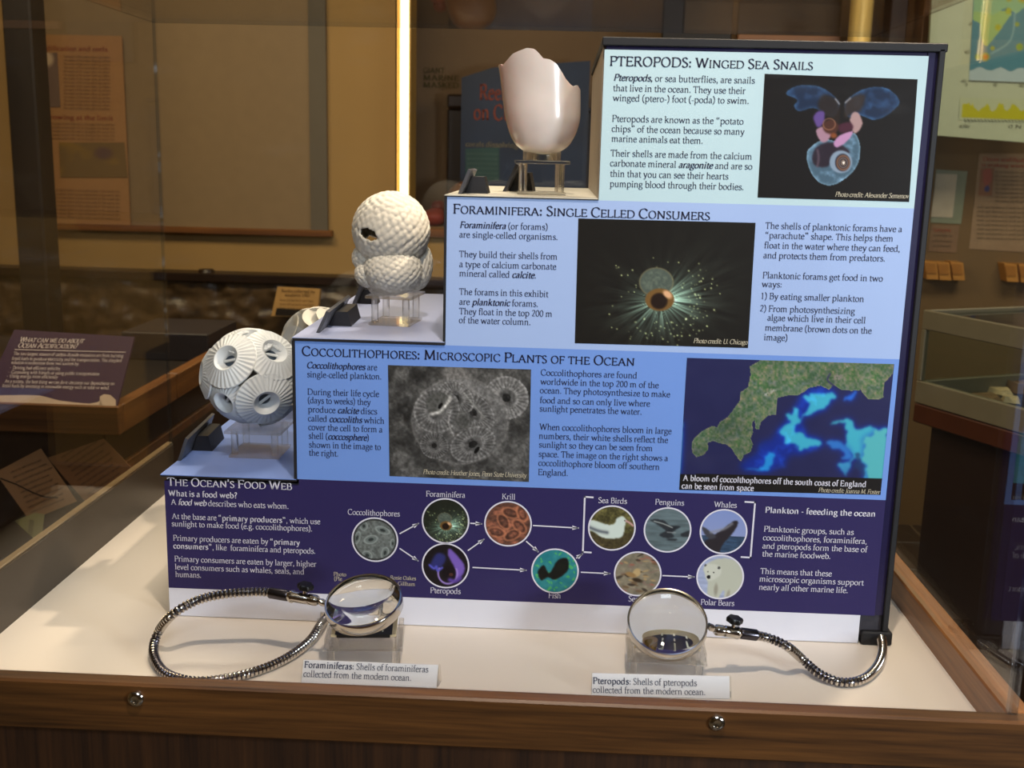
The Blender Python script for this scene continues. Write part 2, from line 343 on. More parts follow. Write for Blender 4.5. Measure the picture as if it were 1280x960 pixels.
def glyph(ch, bold, italic):
    key = (ch, bold, italic)
    if key in _cache: return _cache[key]
    adv, st = GLY.get(ch, GLY['-']); V = []; F = []
    wt, th = (12.2, 4.8) if bold == 2 else (14.5, 5.2) if bold else (9.6, 3.9); phi = math.radians(18)
    for s in st:
        n0 = len(V)
        if isinstance(s, tuple):
            r = 8 if bold else 6.6; V += [(s[1]+r*math.cos(a), s[2]+r*math.sin(a)) for a in np.arange(6)*math.pi/3]; F.append(tuple(range(n0, n0+6))); continue
        d = np.gradient(s, axis=0); d /= np.linalg.norm(d, axis=1)[:, None]+1e-9; nrm = np.stack([-d[:, 1], d[:, 0]], 1)
        an = np.arctan2(d[:, 1], d[:, 0]); hw = (th+(wt-th)*np.abs(np.sin(an-phi)))/2
        for p, q, h in zip(s, nrm, hw): V += [tuple(p-q*h), tuple(p+q*h)]
        for i in range(len(s)-1): F.append((n0+2*i, n0+2*i+2, n0+2*i+3, n0+2*i+1))
    V = np.array(V)/100
    if italic: V[:, 0] += V[:, 1]*.22
    if bold == 1: adv *= 1.07
    _cache[key] = (adv/100*(.93 if italic else 1), V, F); return _cache[key]
def run(s, caps=False):
    """marks: * bold on/off, ~ bold italic on/off, _ italic on/off -> vertices (em), faces, width"""
    x = 0; bold = ital = False; V = []; F = []; n = 0
    for ch in s:
        if ch == '*': bold = not bold; continue
        if ch == '~': bold = not bold; ital = not ital; continue
        if ch == '_': ital = not ital; continue
        if ch == ' ': x += .25; continue
        sc = 1.
        if caps and ch.islower(): ch = ch.upper(); sc = .8
        a, gv, gf = glyph(ch, 2 if caps and not bold else int(bold), ital)
        V.append(gv*sc+np.array([x, 0])); F += [tuple(i+n for i in f) for f in gf]; n += len(gv); x += a*sc
    return np.concatenate(V), F, x
class Text:
    """flat print collected on one plane"""
    def __init__(s, pl, off=.0006): s.pl = pl; s.off = off; s.mb = MB()
    def line(s, txt, a0, b0, em, width=None, a1=None, caps=False, slope=0.):
        V, F, w_ = run(txt, caps)
        if a1 is not None: width = a1-a0
        k = width/w_ if width else em
        P = s.pl.o + s.pl.n*s.off + np.outer(a0+V[:, 0]*k, s.pl.u) + np.outer(b0+V[:, 1]*em+V[:, 0]*k*slope, s.pl.v)
        s.mb.add(P, F); return s
    def px(s, txt, x0, y0, x1, empx, caps=False):       # measured on the photograph: start of the baseline, right end, letter size
        a0, b0 = s.pl.st(x0, y0); a1, _ = s.pl.st(x1, y0+(x1-x0)*.03); _, b1 = s.pl.st(x0, y0-empx)
        return s.line(txt, a0, b0, b1-b0, a1=a1, caps=caps)
    def strip(s, pts, w_):
        P = [s.pl.st(*p) for p in pts]
        for (a, b), (c, d) in zip(P[:-1], P[1:]):
            q = np.array([c-a, d-b]); q /= np.linalg.norm(q); n = np.array([-q[1], q[0]])*w_/2; e = q*w_/2
            s.mb.add([s.pl.P(a-e[0]+n[0], b-e[1]+n[1], s.off), s.pl.P(a-e[0]-n[0], b-e[1]-n[1], s.off), s.pl.P(c+e[0]-n[0], d+e[1]-n[1], s.off), s.pl.P(c+e[0]+n[0], d+e[1]+n[1], s.off)], [(0, 1, 2, 3)])
        return s
    def make(s, name, m, parent, label=None):
        o = obj(name, s.mb, m, parent, fix=False)
        if label: o['label'] = label
        return o
def picture(name, img, corners, m, parent, label=None, off=None, disc=False):
    """flat print: img (h, w, 3) in display colours, corners tl, tr, br, bl in 3-D"""
    h, w_ = img.shape[:2]; u = np.linspace(0, 1, w_); v = np.linspace(0, 1, h); U, Vv = np.meshgrid(u, v)
    tl, tr, br, bl = [np.array(c, float) for c in corners]
    P = (tl[None, None]*((1-U)*(1-Vv))[..., None]+tr*(U*(1-Vv))[..., None]+br*(U*Vv)[..., None]+bl*((1-U)*Vv)[..., None]).reshape(-1, 3)
    b = base_of(parent); me = bpy.data.meshes.new(name)
    i = np.arange((h-1)*(w_-1)); r = i//(w_-1); c = i % (w_-1); q = r*w_+c
    F = np.stack([q, q+w_, q+w_+1, q+1], 1)
    if disc:
        keep = ((U[:-1, :-1]-.5+.5/w_)**2+(Vv[:-1, :-1]-.5+.5/h)**2 < .25).reshape(-1); F = F[keep]
    me.from_pydata((P-b).tolist(), [], F.tolist()); at = me.color_attributes.new('Col', 'FLOAT_COLOR', 'POINT')
    C = np.concatenate([lin(np.clip(img, 0, 1)).reshape(-1, 3), np.ones((h*w_, 1))], 1); at.data.foreach_set('color', C.astype(np.float32).ravel())
    me.materials.append(m); o = bpy.data.objects.new(name, me); COL.objects.link(o); o.parent = parent
    if label: o['label'] = label
    return o
# ------------------------------------------------------------------ printed pictures, painted by formula
def blur(a, n=1):
    for _ in range(n):
        a = (np.roll(a, 1, 0)+np.roll(a, -1, 0)+2*a)/4; a = (np.roll(a, 1, 1)+np.roll(a, -1, 1)+2*a)/4
    return a
class Pic:
    def __init__(s, w, h, corners, bg):
        s.w, s.h = w, h; s.c = np.array(corners, float); s.img = np.ones((h, w, 3))*np.array(bg)
        s.U, s.V = np.meshgrid(np.linspace(0, 1, w), np.linspace(0, 1, h))
        tl, tr, br, bl = s.c
        s.X = tl[0]*(1-s.U)*(1-s.V)+tr[0]*s.U*(1-s.V)+br[0]*s.U*s.V+bl[0]*(1-s.U)*s.V
        s.Y = tl[1]*(1-s.U)*(1-s.V)+tr[1]*s.U*(1-s.V)+br[1]*s.U*s.V+bl[1]*(1-s.U)*s.V
    def put(s, m, col, a=1.):
        m = np.clip(m, 0, 1)[..., None]*a; s.img = s.img*(1-m)+np.asarray(col)*m
    def add(s, m, col): s.img = np.clip(s.img+m[..., None]*np.asarray(col), 0, 1)
    def poly(s, pts, smooth=True):
        P = crom(pts, 4, True) if smooth else np.array(pts, float); x, y = s.X, s.Y; ins = np.zeros(x.shape, bool)
        for (x0, y0), (x1, y1) in zip(P, np.roll(P, -1, 0)):
            if y0 == y1: continue
            c = (y0 > y) != (y1 > y); ins ^= c & (x < (x1-x0)*(y-y0)/(y1-y0)+x0)
        return ins.astype(float)
    def ell(s, cx, cy, rx, ry, rot=0, soft=.1):
        c, n = math.cos(rot), math.sin(rot); dx, dy = s.X-cx, s.Y-cy; r = np.hypot((dx*c+dy*n)/rx, (-dx*n+dy*c)/ry); return np.clip((1-r)/soft, 0, 1)
    def ring(s, cx, cy, rx, ry, wd, rot=0):
        c, n = math.cos(rot), math.sin(rot); dx, dy = s.X-cx, s.Y-cy; r = np.hypot((dx*c+dy*n)/rx, (-dx*n+dy*c)/ry); return np.exp(-((r-1)/wd)**2)
    def line(s, pts, wd):
        P = crom(pts, 4) if len(pts) > 2 else np.array(pts, float); d = np.full(s.X.shape, 1e9)
        for a, b in zip(P[:-1], P[1:]):
            v = b-a; t = np.clip(((s.X-a[0])*v[0]+(s.Y-a[1])*v[1])/(v@v+1e-9), 0, 1); d = np.minimum(d, np.hypot(s.X-a[0]-t*v[0], s.Y-a[1]-t*v[1]))
        return np.exp(-(d/wd)**2)
    def n(s, k, seed=0, o=4): return fbm(s.X/k, s.Y/k, seed, o)
def pic_pteropod():
    p = Pic(200, 160, [(35, 15), (1183, 55), (1120, 960), (0, 945)], (.07, .055, .05)); N = p.n(60, 3)
    for pts in ([(200, 165), (240, 120), (320, 98), (430, 105), (510, 140), (570, 190), (600, 240), (560, 330), (480, 300), (400, 265), (300, 290), (260, 250), (285, 205)],
                [(640, 230), (680, 185), (760, 135), (850, 112), (930, 115), (1000, 150), (1048, 215), (1010, 275), (930, 330), (850, 350), (760, 320), (660, 330)]):
        m = p.poly(pts); e = np.clip(m-blur(m, 12), 0, 1); p.put(blur(m, 3), (.10, .17, .29), .85); p.add(e*.8*(N+.3), (.25, .45, .62)); p.add(blur(m, 4)*np.clip(N-.45, 0, 1), (.2, .35, .5))
    p.put(blur(p.poly([(470, 170), (560, 190), (600, 240), (600, 380), (520, 340), (440, 260)]), 5), (.15, .11, .09), .85)
    p.put(blur(p.poly([(700, 180), (790, 170), (760, 280), (700, 300), (640, 340), (640, 240)]), 5), (.2, .15, .12), .8)
    m = p.poly([(520, 500), (600, 515), (700, 450), (745, 500), (757, 600), (730, 700), (660, 780), (560, 840), (470, 830), (400, 760), (362, 650), (370, 580), (440, 520)]); p.put(blur(m, 1), (.29, .40, .48), .9)
    p.add(np.clip(m-blur(m, 5), 0, 1), (.4, .5, .55)); p.add(m*np.clip(p.n(50, 9)-.5, 0, 1), (.5, .6, .7))
    p.put(blur(p.poly([(430, 560), (520, 520), (620, 540), (680, 600), (560, 620), (520, 700), (430, 700), (400, 640)]), 2), (.14, .09, .13), .9)
    p.put(p.ell(615, 665, 90, 92, 0, .15), (.50, .57, .65)); p.put(p.ell(628, 670, 62, 72, 0, .2), (.12, .09, .13))
    for r_, c in ((45, (.55, .40, .3)), (30, (.5, .45, .42)), (16, (.75, .65, .55))): p.put(p.ring(632, 672, r_, r_*1.15, .16), c, .8)
    p.put(p.ell(634, 672, 10, 12), (.9, .85, .8)); p.put(p.line([(440, 580), (450, 640), (440, 700)], 10), (.4, .33, .38), .6)
    p.put(blur(p.poly([(405, 340), (440, 290), (490, 300), (480, 380), (440, 410)]), 2), (.36, .27, .52)); p.put(blur(p.poly([(430, 430), (490, 400), (545, 440), (520, 500), (480, 522), (445, 490)]), 1), (.62, .48, .55))
    p.put(blur(p.poly([(700, 300), (740, 300), (772, 370), (750, 430), (710, 450), (680, 360)]), 1), (.63, .52, .52)); p.put(blur(p.poly([(560, 530), (600, 470), (700, 435), (670, 500), (590, 555)]), 1), (.70, .52, .68))
    p.put(blur(p.poly([(480, 380), (540, 350), (600, 400), (560, 460), (490, 440)]), 2), (.28, .16, .12)); p.put(blur(p.poly([(600, 390), (680, 370), (700, 420), (610, 450)]), 2), (.26, .12, .18)); p.put(p.ell(560, 470, 35, 28, 0, .6), (.5, .27, .14))
    p.put(p.ring(525, 385, 45, 42, .12), (.7, .5, .38), .5); p.put(p.line([(570, 200), (598, 235)], 7), (.6, .6, .62), .7); p.put(p.line([(645, 225), (680, 195)], 7), (.6, .58, .58), .7)
    return p.img
def forampaint(p, cx, cy, k):
    a = np.arctan2(p.Y-cy, p.X-cx); r = np.hypot(p.X-cx, p.Y-cy)/k
    g = np.exp(-((a+.15)/.75)**2)*1.25+.55*np.exp(-((np.abs(a)-1.9)/1.0)**2)*(a > 0)+.35*np.exp(-((np.abs(a)-2.9)/.5)**2)+.16
    st = (vnoise(a*14+20, r*.006+3, 5)*.6+vnoise(a*34+40, r*.01+9, 6)*.6); st = np.clip(st*1.5-.3, 0, 1.3)
    f = np.exp(-np.clip(r-90, 0, 999)/135); p.add(g*st*f*(r > 60), (.62, .78, .70)); p.add(g*f*.3*(r < 300), (.25, .38, .36))
    r_ = np.random.default_rng(11)
    for _ in range(150):
        an = r_.normal(0, 1.6); d = r_.uniform(190, 440)
        if -2.2 < an < -.9 and r_.random() < .7: continue
        x, y = cx+math.cos(an)*d*k, cy+math.sin(an)*d*k*.8; s_ = r_.uniform(3.5, 6.5)*max(k, .4); p.add(np.exp(-((p.X-x)**2+(p.Y-y)**2)/s_**2)*r_.uniform(.3, .9), (.75, .8, .55))
    N = p.n(18*k, 8); p.put(p.ell(cx-25*k, cy-125*k, 122*k, 105*k, 0, .08), (.30, .34, .31)); p.add(p.ell(cx-25*k, cy-125*k, 118*k, 100*k, 0, .3)*np.clip(N-.4, 0, 1)*.5, (.5, .5, .38)); p.put(p.ring(cx-25*k, cy-125*k, 118*k, 102*k, .05), (.52, .49, .36), .6)
    p.put(p.ell(cx, cy, 108*k, 85*k, 0, .1), (.45, .33, .17)); p.put(p.ell(cx-5*k, cy+10*k, 68*k, 66*k, 0, .25), (.13, .08, .05)); p.put(p.ell(cx+55*k, cy-38*k, 48*k, 30*k, .7, .5), (.85, .66, .5))
def pic_foram():
    p = Pic(220, 160, [(18, 15), (1275, 45), (1222, 940), (0, 905)], (.09, .08, .065)); forampaint(p, 600, 590, 1.); return p.img
def cocco(p, x, y, rx, ry, rot, c1=.52, c0=.22):
    c, n = math.cos(rot), math.sin(rot); dx, dy = p.X-x, p.Y-y; ux, uy = (dx*c+dy*n)/rx, (-dx*n+dy*c)/ry; r = np.hypot(ux, uy); a = np.arctan2(uy, ux)
    rib = .5+.5*np.sin(a*30); v = np.where(r < .45, .25+.22*r, c1-.14+.13*rib*(r > .5)); v = np.where(r < .2, c0*.5, v); v = v+.12*np.exp(-((r-.97)/.04)**2)+.12*np.exp(-((r-.47)/.08)**2)+.22*(fbm(p.X/22, p.Y/22, 31)-.5)
    p.put((r < 1.03).astype(float), v[..., None]*np.array([1., .99, .98]), .93)
def pic_sem():
    p = Pic(190, 150, [(33, 40), (1140, 75), (1122, 945), (42, 900)], (.3, .3, .29)); N = p.n(130, 2, 5); p.img = (.05+.50*N*(.6+.6*p.n(35, 12, 3)))[..., None]*np.array([1, .99, .97])
    p.put(p.ell(560, 110, 130, 70, .1, .3), (.45, .44, .43)); cocco(p, 950, 290, 170, 160, .5)
    m = p.ell(590, 470, 375, 335, 0, .06); q = .34+.2*p.n(40, 4)-.15*np.clip((p.Y-300)/500, 0, 1); p.put(m, q[..., None]*np.array([1, .99, .98])); p.put(p.ring(590, 470, 372, 332, .03), (.56, .55, .54), .5)
    cocco(p, 690, 400, 190, 130, .7, .44); cocco(p, 560, 290, 150, 110, .6, .46); cocco(p, 410, 390, 180, 170, -.5, .46); cocco(p, 390, 660, 110, 100, .3, .40); cocco(p, 690, 650, 180, 130, -.4, .46)
    p.put(p.ell(415, 330, 100, 90, -.4, .15), (.33, .33, .32)); p.put(p.line([(370, 415), (440, 395), (500, 320), (515, 285)], 13), (.80, .79, .77)); p.put(p.ell(438, 352, 14, 28, .6), (.04, .04, .04))
    p.put(p.ell(720, 695, 16, 34, .6), (.04, .04, .04)); p.put(p.line([(520, 395), (500, 480), (540, 580)], 8), (.66, .65, .64), .8); p.put(p.line([(620, 250), (700, 350), (780, 440)], 7), (.6, .6, .58), .7)
    p.put(p.ell(610, 470, 80, 90, 0, .4)*.6, (.28, .28, .27)); return p.img*(.62+.72*p.n(16, 77, 4))[..., None]
def pic_sat():
    p = Pic(250, 160, [(62, 12), (1250, 45), (1180, 795), (20, 762)], (.14, .145, .31)); p.img += (p.n(90, 2)[..., None]-.5)*.03
    j = lambda P: P
    land = p.poly([(470, 0), (480, 28), (425, 60), (430, 105), (415, 175), (372, 205), (370, 250), (330, 305), (300, 345), (255, 372), (240, 400), (205, 398), (150, 425), (110, 462), (92, 490), (95, 545), (120, 572), (160, 560), (185, 530), (185, 490), (215, 478), (250, 492), (290, 500), (320, 520), (345, 560), (375, 600), (395, 560), (430, 545), (445, 500), (430, 465), (445, 430), (440, 375), (455, 360), (460, 410), (478, 415), (490, 370), (530, 335), (575, 330), (585, 235), (640, 222), (700, 220), (740, 200), (760, 180), (830, 165), (880, 190), (905, 160), (950, 190), (1010, 195), (1060, 190), (1100, 240), (1160, 245), (1190, 230), (1195, 150), (1240, 100), (1260, -20), (700, -40)], False)
    deep = [(60, .9, [(460, 560), (520, 480), (600, 400), (700, 270), (760, 175), (860, 170), (930, 220), (860, 300), (760, 340), (740, 420), (850, 470), (830, 520), (700, 560), (560, 640), (430, 665), (380, 600)], (.10, .20, .62)),
            (5, .9, [(600, 440), (650, 380), (640, 340), (690, 275), (718, 300), (710, 370), (770, 300), (740, 240), (780, 195), (860, 210), (925, 215), (905, 260), (850, 290), (760, 340), (700, 400), (710, 440), (800, 470), (840, 490), (770, 520), (680, 505)], (.26, .72, .80)),
            (8, .9, [(410, 640), (500, 625), (500, 580), (545, 545), (572, 560), (520, 640)], (.14, .58, .85)),
            (6, .9, [(900, 390), (930, 350), (1000, 350), (1040, 400), (1080, 390), (1150, 410), (1215, 450), (1200, 700), (1080, 700), (1080, 590), (1030, 600), (960, 640), (920, 620), (1000, 590), (1020, 560), (970, 520), (990, 440), (960, 370)], (.27, .72, .78)),
            (6, .8, [(870, 480), (930, 480), (990, 530), (1020, 580), (960, 560)], (.2, .5, .8)), (6, .8, [(975, 235), (1010, 205), (1050, 210), (1010, 245)], (.16, .45, .9)), (8, .8, [(920, 620), (985, 600), (990, 690), (950, 670)], (.25, .6, .75)),
            (10, .8, [(1100, 440), (1220, 450), (1210, 700), (1110, 700)], (.38, .78, .72))]
    X0_, Y0_ = p.X, p.Y; p.X = X0_+(fbm(X0_/45, Y0_/45, 51, 4)-.5)*70; p.Y = Y0_+(fbm(X0_/45+9, Y0_/45+4, 52, 4)-.5)*70
    for bl, a, P, c in deep:
        m = p.poly(P); p.put(np.clip(blur(m, 30)*1.3, 0, 1), (.07, .22, .72), .75) if c != (.10, .20, .62) else None; p.put(blur(m, 26 if bl == 60 else 3), (.05, .17, .62) if bl == 60 else c, .75 if bl == 60 else a)
    p.add(np.clip(p.n(60, 6)-.55, 0, 1)*blur(p.poly(deep[0][2]), 8), (.1, .3, .6)); p.put(blur(p.poly([(1050, 550), (1085, 590), (1085, 690), (1060, 690), (1040, 600)]), 2), (.12, .22, .40), .7)
    p.X, p.Y = X0_, Y0_
    N = p.n(30, 4); M = p.n(11, 5, 2); g = np.stack([.27+.26*N*M*1.6, .38+.14*N, .28+.12*M], -1)+(M[..., None]-.5)*.17
    g = g*(.75+.35*p.n(140, 1)[..., None]); p.img = np.where(land[..., None] > .5, np.clip(g, 0, 1), p.img)
    e = np.clip(land-blur(land, 1), 0, 1)*land; p.put(e*1.6, (.66, .62, .5), .7)
    for x, y, r_ in ((560, 200, 32), (520, 215, 22), (195, 430, 14), (930, 120, 38), (985, 62, 14)): p.put(p.ell(x, y, r_, r_*.7, 0, .8)*(p.n(12, 7, 2) > .48)*land, (.72, .70, .68) if x < 900 or x > 980 else (.6, .52, .52), .8)
    p.put(p.line([(885, 100), (870, 135), (905, 165)], 5), (.2, .2, .33))
    y0 = 668+(p.X-30)*.026; p.put((p.Y > y0).astype(float), (.10, .085, .08)); return p.img
def circ(n, f):
    p = Pic(n, n, [(-100, -100), (100, -100), (100, 100), (-100, 100)], (.3, .3, .3)); f(p); return p.img
def c_cocco(p):
    N = p.n(9, 3); p.img = (.28+.30*N)[..., None]*np.array([.95, 1, .98])
    for x, y, a, b, t in ((-18, 0, 30, 18, -.3), (35, -45, 32, 15, .3), (-50, -62, 16, 20, 0), (45, 60, 15, 26, .3), (-35, 75, 22, 18, .5), (-80, -5, 12, 30, .3), (80, 15, 10, 20, 0)):
        p.put(p.ell(x, y, a, b, t, .1), (.45, .49, .48), .6); p.put(p.ring(x, y, a, b, .14, t), (.62, .66, .65), .8); p.put(p.ell(x, y, a*.5, b*.5, t, .3), (.16, .18, .18), .9)
    p.put((np.hypot(p.X, p.Y) > 90).astype(float), (.08, .08, .08), .6)
def c_foram(p): p.img[:] = (.12, .13, .10); forampaint(p, 2, 22, .26)
def c_krill(p):
    N = p.n(14, 5); M = fbm(p.X/30+p.Y/12, p.Y/22-p.X/40, 8); p.img = np.stack([.22+.6*N*M*1.6, .16+.42*N*M*1.3, .14+.32*N*M*1.2], -1)
    for x, y, a in ((10, -50, .3), (-20, -10, 1.), (50, 10, .8), (-50, 40, .2), (20, 50, -.5), (60, -50, 1.2)): p.put(p.ring(x, y, 38, 22, .14, a), (.78, .50, .36), .6); p.put(p.ring(x, y, 26, 13, .2, a), (.2, .1, .07), .5)
def c_pter(p):
    p.img[:] = (.10, .08, .09); p.put(blur(p.poly([(15, -80), (40, -60), (80, -10), (80, 30), (50, 60), (40, 10), (10, -50)]), 2), (.47, .36, .72)); p.put(blur(p.poly([(-70, 10), (-40, -55), (0, -45), (-10, -5), (-40, 20)]), 4), (.20, .22, .52), .8)
    p.put(p.ring(10, 35, 42, 48, .1)*(p.Y > 10), (.62, .52, .82)); p.put(p.ell(15, 30, 34, 36, 0, .3), (.08, .05, .07)); p.put(p.line([(-70, 0), (-50, 15), (-40, 5), (-35, 25), (-15, 10)], 5), (.35, .35, .78)); p.put(p.ell(25, 40, 10, 8), (.3, .18, .15))
    p.put(p.line([(20, 65), (45, 70), (65, 55)], 10), (.35, .25, .6))
def c_bird(p):
    N = p.n(16, 5); p.img = (np.array([.36, .34, .20])*(.5+.9*N)[..., None]); p.put((p.Y > 20)*.6, (.24, .20, .13)); p.img *= (.7+.6*p.n(7, 2, 2)[..., None])
    p.put(blur(p.poly([(-110, -30), (-70, -30), (-20, -15), (10, -20), (20, -45), (45, -55), (62, -40), (58, -20), (55, 10), (45, 40), (10, 48), (-40, 45), (-80, 20), (-110, 10)])), (.80, .85, .82))
    p.put(p.line([(62, -35), (80, -25), (92, -15)], 5), (.80, .62, .60)); p.put(p.line([(-100, 0), (-60, 15), (-20, 22)], 8), (.30, .32, .36), .8); p.put(p.ell(55, -36, 3, 3), (.1, .1, .1))
def c_peng(p):
    N = fbm(p.X/60, p.Y/9, 4); p.img = np.array([.37, .43, .45])*(.75+.5*N)[..., None]
    for P in ([(-80, -45), (-20, -45), (10, -20), (55, -18), (40, -5), (10, 15), (-5, 5), (-40, -20)], [(-35, 25), (0, 0), (20, -15), (50, -20), (20, 10), (30, 30), (0, 38)], [(60, 15), (110, -5), (110, 25), (70, 30)], [(0, 42), (40, 40), (40, 48), (5, 48)]): p.put(blur(p.poly(P)), (.15, .16, .18), .9)
    p.put(p.line([(-60, -38), (-20, -28), (20, -12)], 3), (.7, .72, .7), .8); p.put(p.line([(0, 10), (35, 12)], 3), (.6, .62, .62), .7)
def c_whale(p):
    p.img = np.stack([.50+.06*(p.Y+100)/200, .57+.03*(p.Y+100)/200, .78-.02*(p.Y+100)/200], -1); sea = np.array([.20, .28, .38])*(.7+.7*fbm(p.X/25, p.Y/6, 2))[..., None]; p.img = np.where((p.Y > 20)[..., None], sea, p.img)
    p.put(blur(p.poly([(-60, 110), (-85, 60), (-50, 25), (0, -15), (40, -50), (60, -48), (55, -20), (30, 20), (0, 60), (-20, 110)])), (.17, .15, .17)); p.put(blur(p.poly([(-95, -20), (-60, 0), (-30, 25), (-60, 35), (-85, 10)])), (.25, .25, .28)); p.put(p.line([(-55, 5), (0, -12), (35, -38)], 7), (.55, .55, .58), .7)
def c_seal(p):
    N = p.n(20, 5); p.img = np.array([.50, .47, .40])*(.75+.5*N)[..., None]; r_ = np.random.default_rng(3)
    for _ in range(46):
        x, y = r_.uniform(-90, 95, 2); a = r_.uniform(-.6, .5); c = [(.22, .18, .15), (.42, .33, .24), (.66, .56, .40), (.5, .42, .38), (.6, .38, .32)][r_.integers(5)]; p.put(p.ell(x, y, r_.uniform(10, 26), r_.uniform(4, 9), a, .5), c, .85)
    p.put(p.ell(-5, -5, 20, 26, .5, .4), (.72, .62, .44)); p.put(p.ell(-30, 5, 30, 14, .3, .4), (.58, .46, .3)); p.put(p.ell(0, 30, 30, 12, .2, .5), (.2, .15, .1))
def c_polar(p):
    p.img = np.array([.62, .66, .78])*(.9+.2*fbm(p.X/50, p.Y/8, 1))[..., None]; p.put(blur(p.poly([(-60, -60), (-10, -85), (60, -80), (110, -30), (110, 110), (30, 110), (20, 60), (-10, 110), (-50, 95), (-55, 10), (-75, -30)])), (.72, .73, .67))
    p.put(blur(p.poly([(-72, -45), (-40, -60), (0, -45), (0, -10), (-30, 15), (-58, 15)])), (.78, .79, .74)); p.put(p.ell(-50, 2, 9, 10), (.08, .07, .08)); p.put(p.ell(-8, -42, 7, 7), (.3, .3, .3)); p.put(p.ell(-68, -52, 6, 6), (.35, .35, .35)); p.put(p.ell(-30, -20, 4, 4), (.2, .2, .2)); p.put(p.ell(-55, -22, 3, 3), (.2, .2, .2)); p.put(p.ell(-15, 60, 12, 40, 0, .6), (.5, .47, .42), .6); p.put(p.ell(40, 80, 10, 30, .2, .6), (.55, .52, .46), .6)
def c_fish(p):
    N = p.n(22, 5); p.img = np.stack([.10+.15*N, .42+.16*N, .48+.1*N], -1); r_ = np.random.default_rng(4)
    for _ in range(60): x, y = r_.uniform(-95, 95, 2); p.put(p.ell(x, y, 5, 9, r_.uniform(0, 3), .5), (.35, .72, .35), .7)
    p.put(blur(p.poly([(-75, 5), (-50, -25), (-25, 10), (10, -50), (50, -60), (60, -20), (40, 15), (0, 40), (-30, 30), (-60, 45)])), (.07, .07, .06)); p.put(p.ell(25, -20, 30, 20, -.5, .6), (.12, .13, .08), .5)

# ------------------------------------------------------------------ materials
M_TABLE = mat('table_white', (.89, .85, .80), .35, var=.02, scale=3)
M_OAKX = wood('oak_along', (.17, .10, .045), (.39, .25, .115), 'x', .38)
M_OAKY = wood('oak_across', (.40, .24, .12), (.62, .42, .24), 'y', .35)
M_OAKZ = wood('oak_panel', (.13, .07, .035), (.27, .16, .075), 'z', .5)
M_ACR = pane_mat('acrylic_pane', (.985, .99, .99), 1.36, .01, .012)
M_GLASS = pane_mat('case_glass', (.93, .97, .95), 1.45)
M_CLEAR = acrylic('clear_acrylic')
M_LENS = mat('lens_glass', (.99, 1, .99), 0., var=.005, trans=1., ior=1.52)
M_BLACK = mat('black_board', (.085, .085, .10), .6, var=.2, scale=30)
M_FOAM = mat('foam_edge', (.20, .19, .22), .7, var=.3, scale=60, bump=.2)
M_NAVYF = mat('navy_film', (.12, .105, .25), .3, var=.08, scale=10)
M_P1 = mat('pale_aqua_print', (.725, .83, .865), .5, var=.02, scale=4, spec=.25)
M_P2 = mat('pale_blue_print', (.635, .725, .90), .5, var=.02, scale=4, spec=.25)
M_P3 = mat('mid_blue_print', (.445, .59, .87), .5, var=.02, scale=4, spec=.25)
M_P4 = mat('navy_print', (.185, .158, .345), .5, var=.04, scale=4, spec=.25)
M_PW = mat('white_print', (.86, .86, .90), .45, var=.02, scale=4)
M_INK = mat('navy_ink', (.13, .15, .28), .5, var=.1)
M_INKT = mat('dark_ink', (.09, .10, .22), .5, var=.1)
M_WINK = mat('white_ink', (.86, .85, .90), .5, var=.03)
M_CINK = mat('cream_ink', (.80, .76, .66), .5, var=.03)
M_STEP1 = mat('step_blue', (.47, .57, .82), .4, var=.03, scale=6)
M_STEP2 = mat('step_lilac', (.62, .66, .80), .4, var=.04, scale=6)
M_STEP3 = mat('step_grey', (.80, .78, .72), .4, var=.05, scale=8)
M_PIC = vmat('printed_picture', .5, 0); M_MATTE = vmat('printed_poster', .6)
M_CHROME = mat('chrome', (.82, .80, .77), .13, 1., var=.08, scale=40)
M_DCHR = mat('dark_chrome', (.34, .33, .36), .25, 1., var=.2, scale=40)
M_KNOB = mat('black_plastic', (.04, .04, .045), .35, var=.2)
M_HOLD = mat('holder_grey', (.27, .27, .29), .42, var=.2, scale=25)
M_WEDGE = mat('wedge_black', (.09, .09, .11), .5, var=.2, scale=25)
M_CARD = mat('card_white', (.86, .85, .86), .45, var=.02)
M_PEARL = mat('pearl_shell', (.82, .79, .765), .27, var=.08, scale=28, coat=.6, sub=.1, bump=.08, bscale=60)
M_FORAM = mat('plaster_cream', (.88, .86, .81), .72, var=.06, scale=50, bump=.15, bscale=260)
M_COCCO = mat('plaster_white', (.86, .875, .88), .55, var=.04, scale=40)
M_COCDK = mat('coccolith_pore', (.42, .47, .52), .6, var=.1)
M_SKIRT = mat('grey_rail', (.25, .215, .18), .38, var=.12, scale=6)
M_SKEDGE = mat('rail_edge', (.55, .46, .33), .35, var=.1)
# ------------------------------------------------------------------ the room
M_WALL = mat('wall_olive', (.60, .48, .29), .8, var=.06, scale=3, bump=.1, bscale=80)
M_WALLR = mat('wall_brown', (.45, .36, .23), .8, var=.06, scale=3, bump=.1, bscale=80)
M_CEIL = mat('ceiling_paint', (.62, .56, .47), .9, var=.05)
M_TILE = mat('floor_tile', (.24, .19, .14), .35, var=.25, scale=5); M_GROUT = mat('grout', (.42, .36, .27), .8)
M_DARKW = mat('dark_stained_wood', (.13, .075, .05), .4, var=.35, scale=9, stretch=(1, 8, 1))
M_STONE = mat('polished_coal', (.34, .27, .19), .38, var=.6, scale=16, bump=.5, bscale=40)
M_DARK = mat('dark_panel', (.10, .075, .065), .55, var=.2)
M_CASEW = wood('case_wood', (.28, .16, .07), (.48, .30, .14), 'x', .45, .5)
M_CASEWY = wood('case_wood_side', (.34, .20, .085), (.50, .32, .15), 'y', .45, .5)
FL = -H0; CE = 1.95
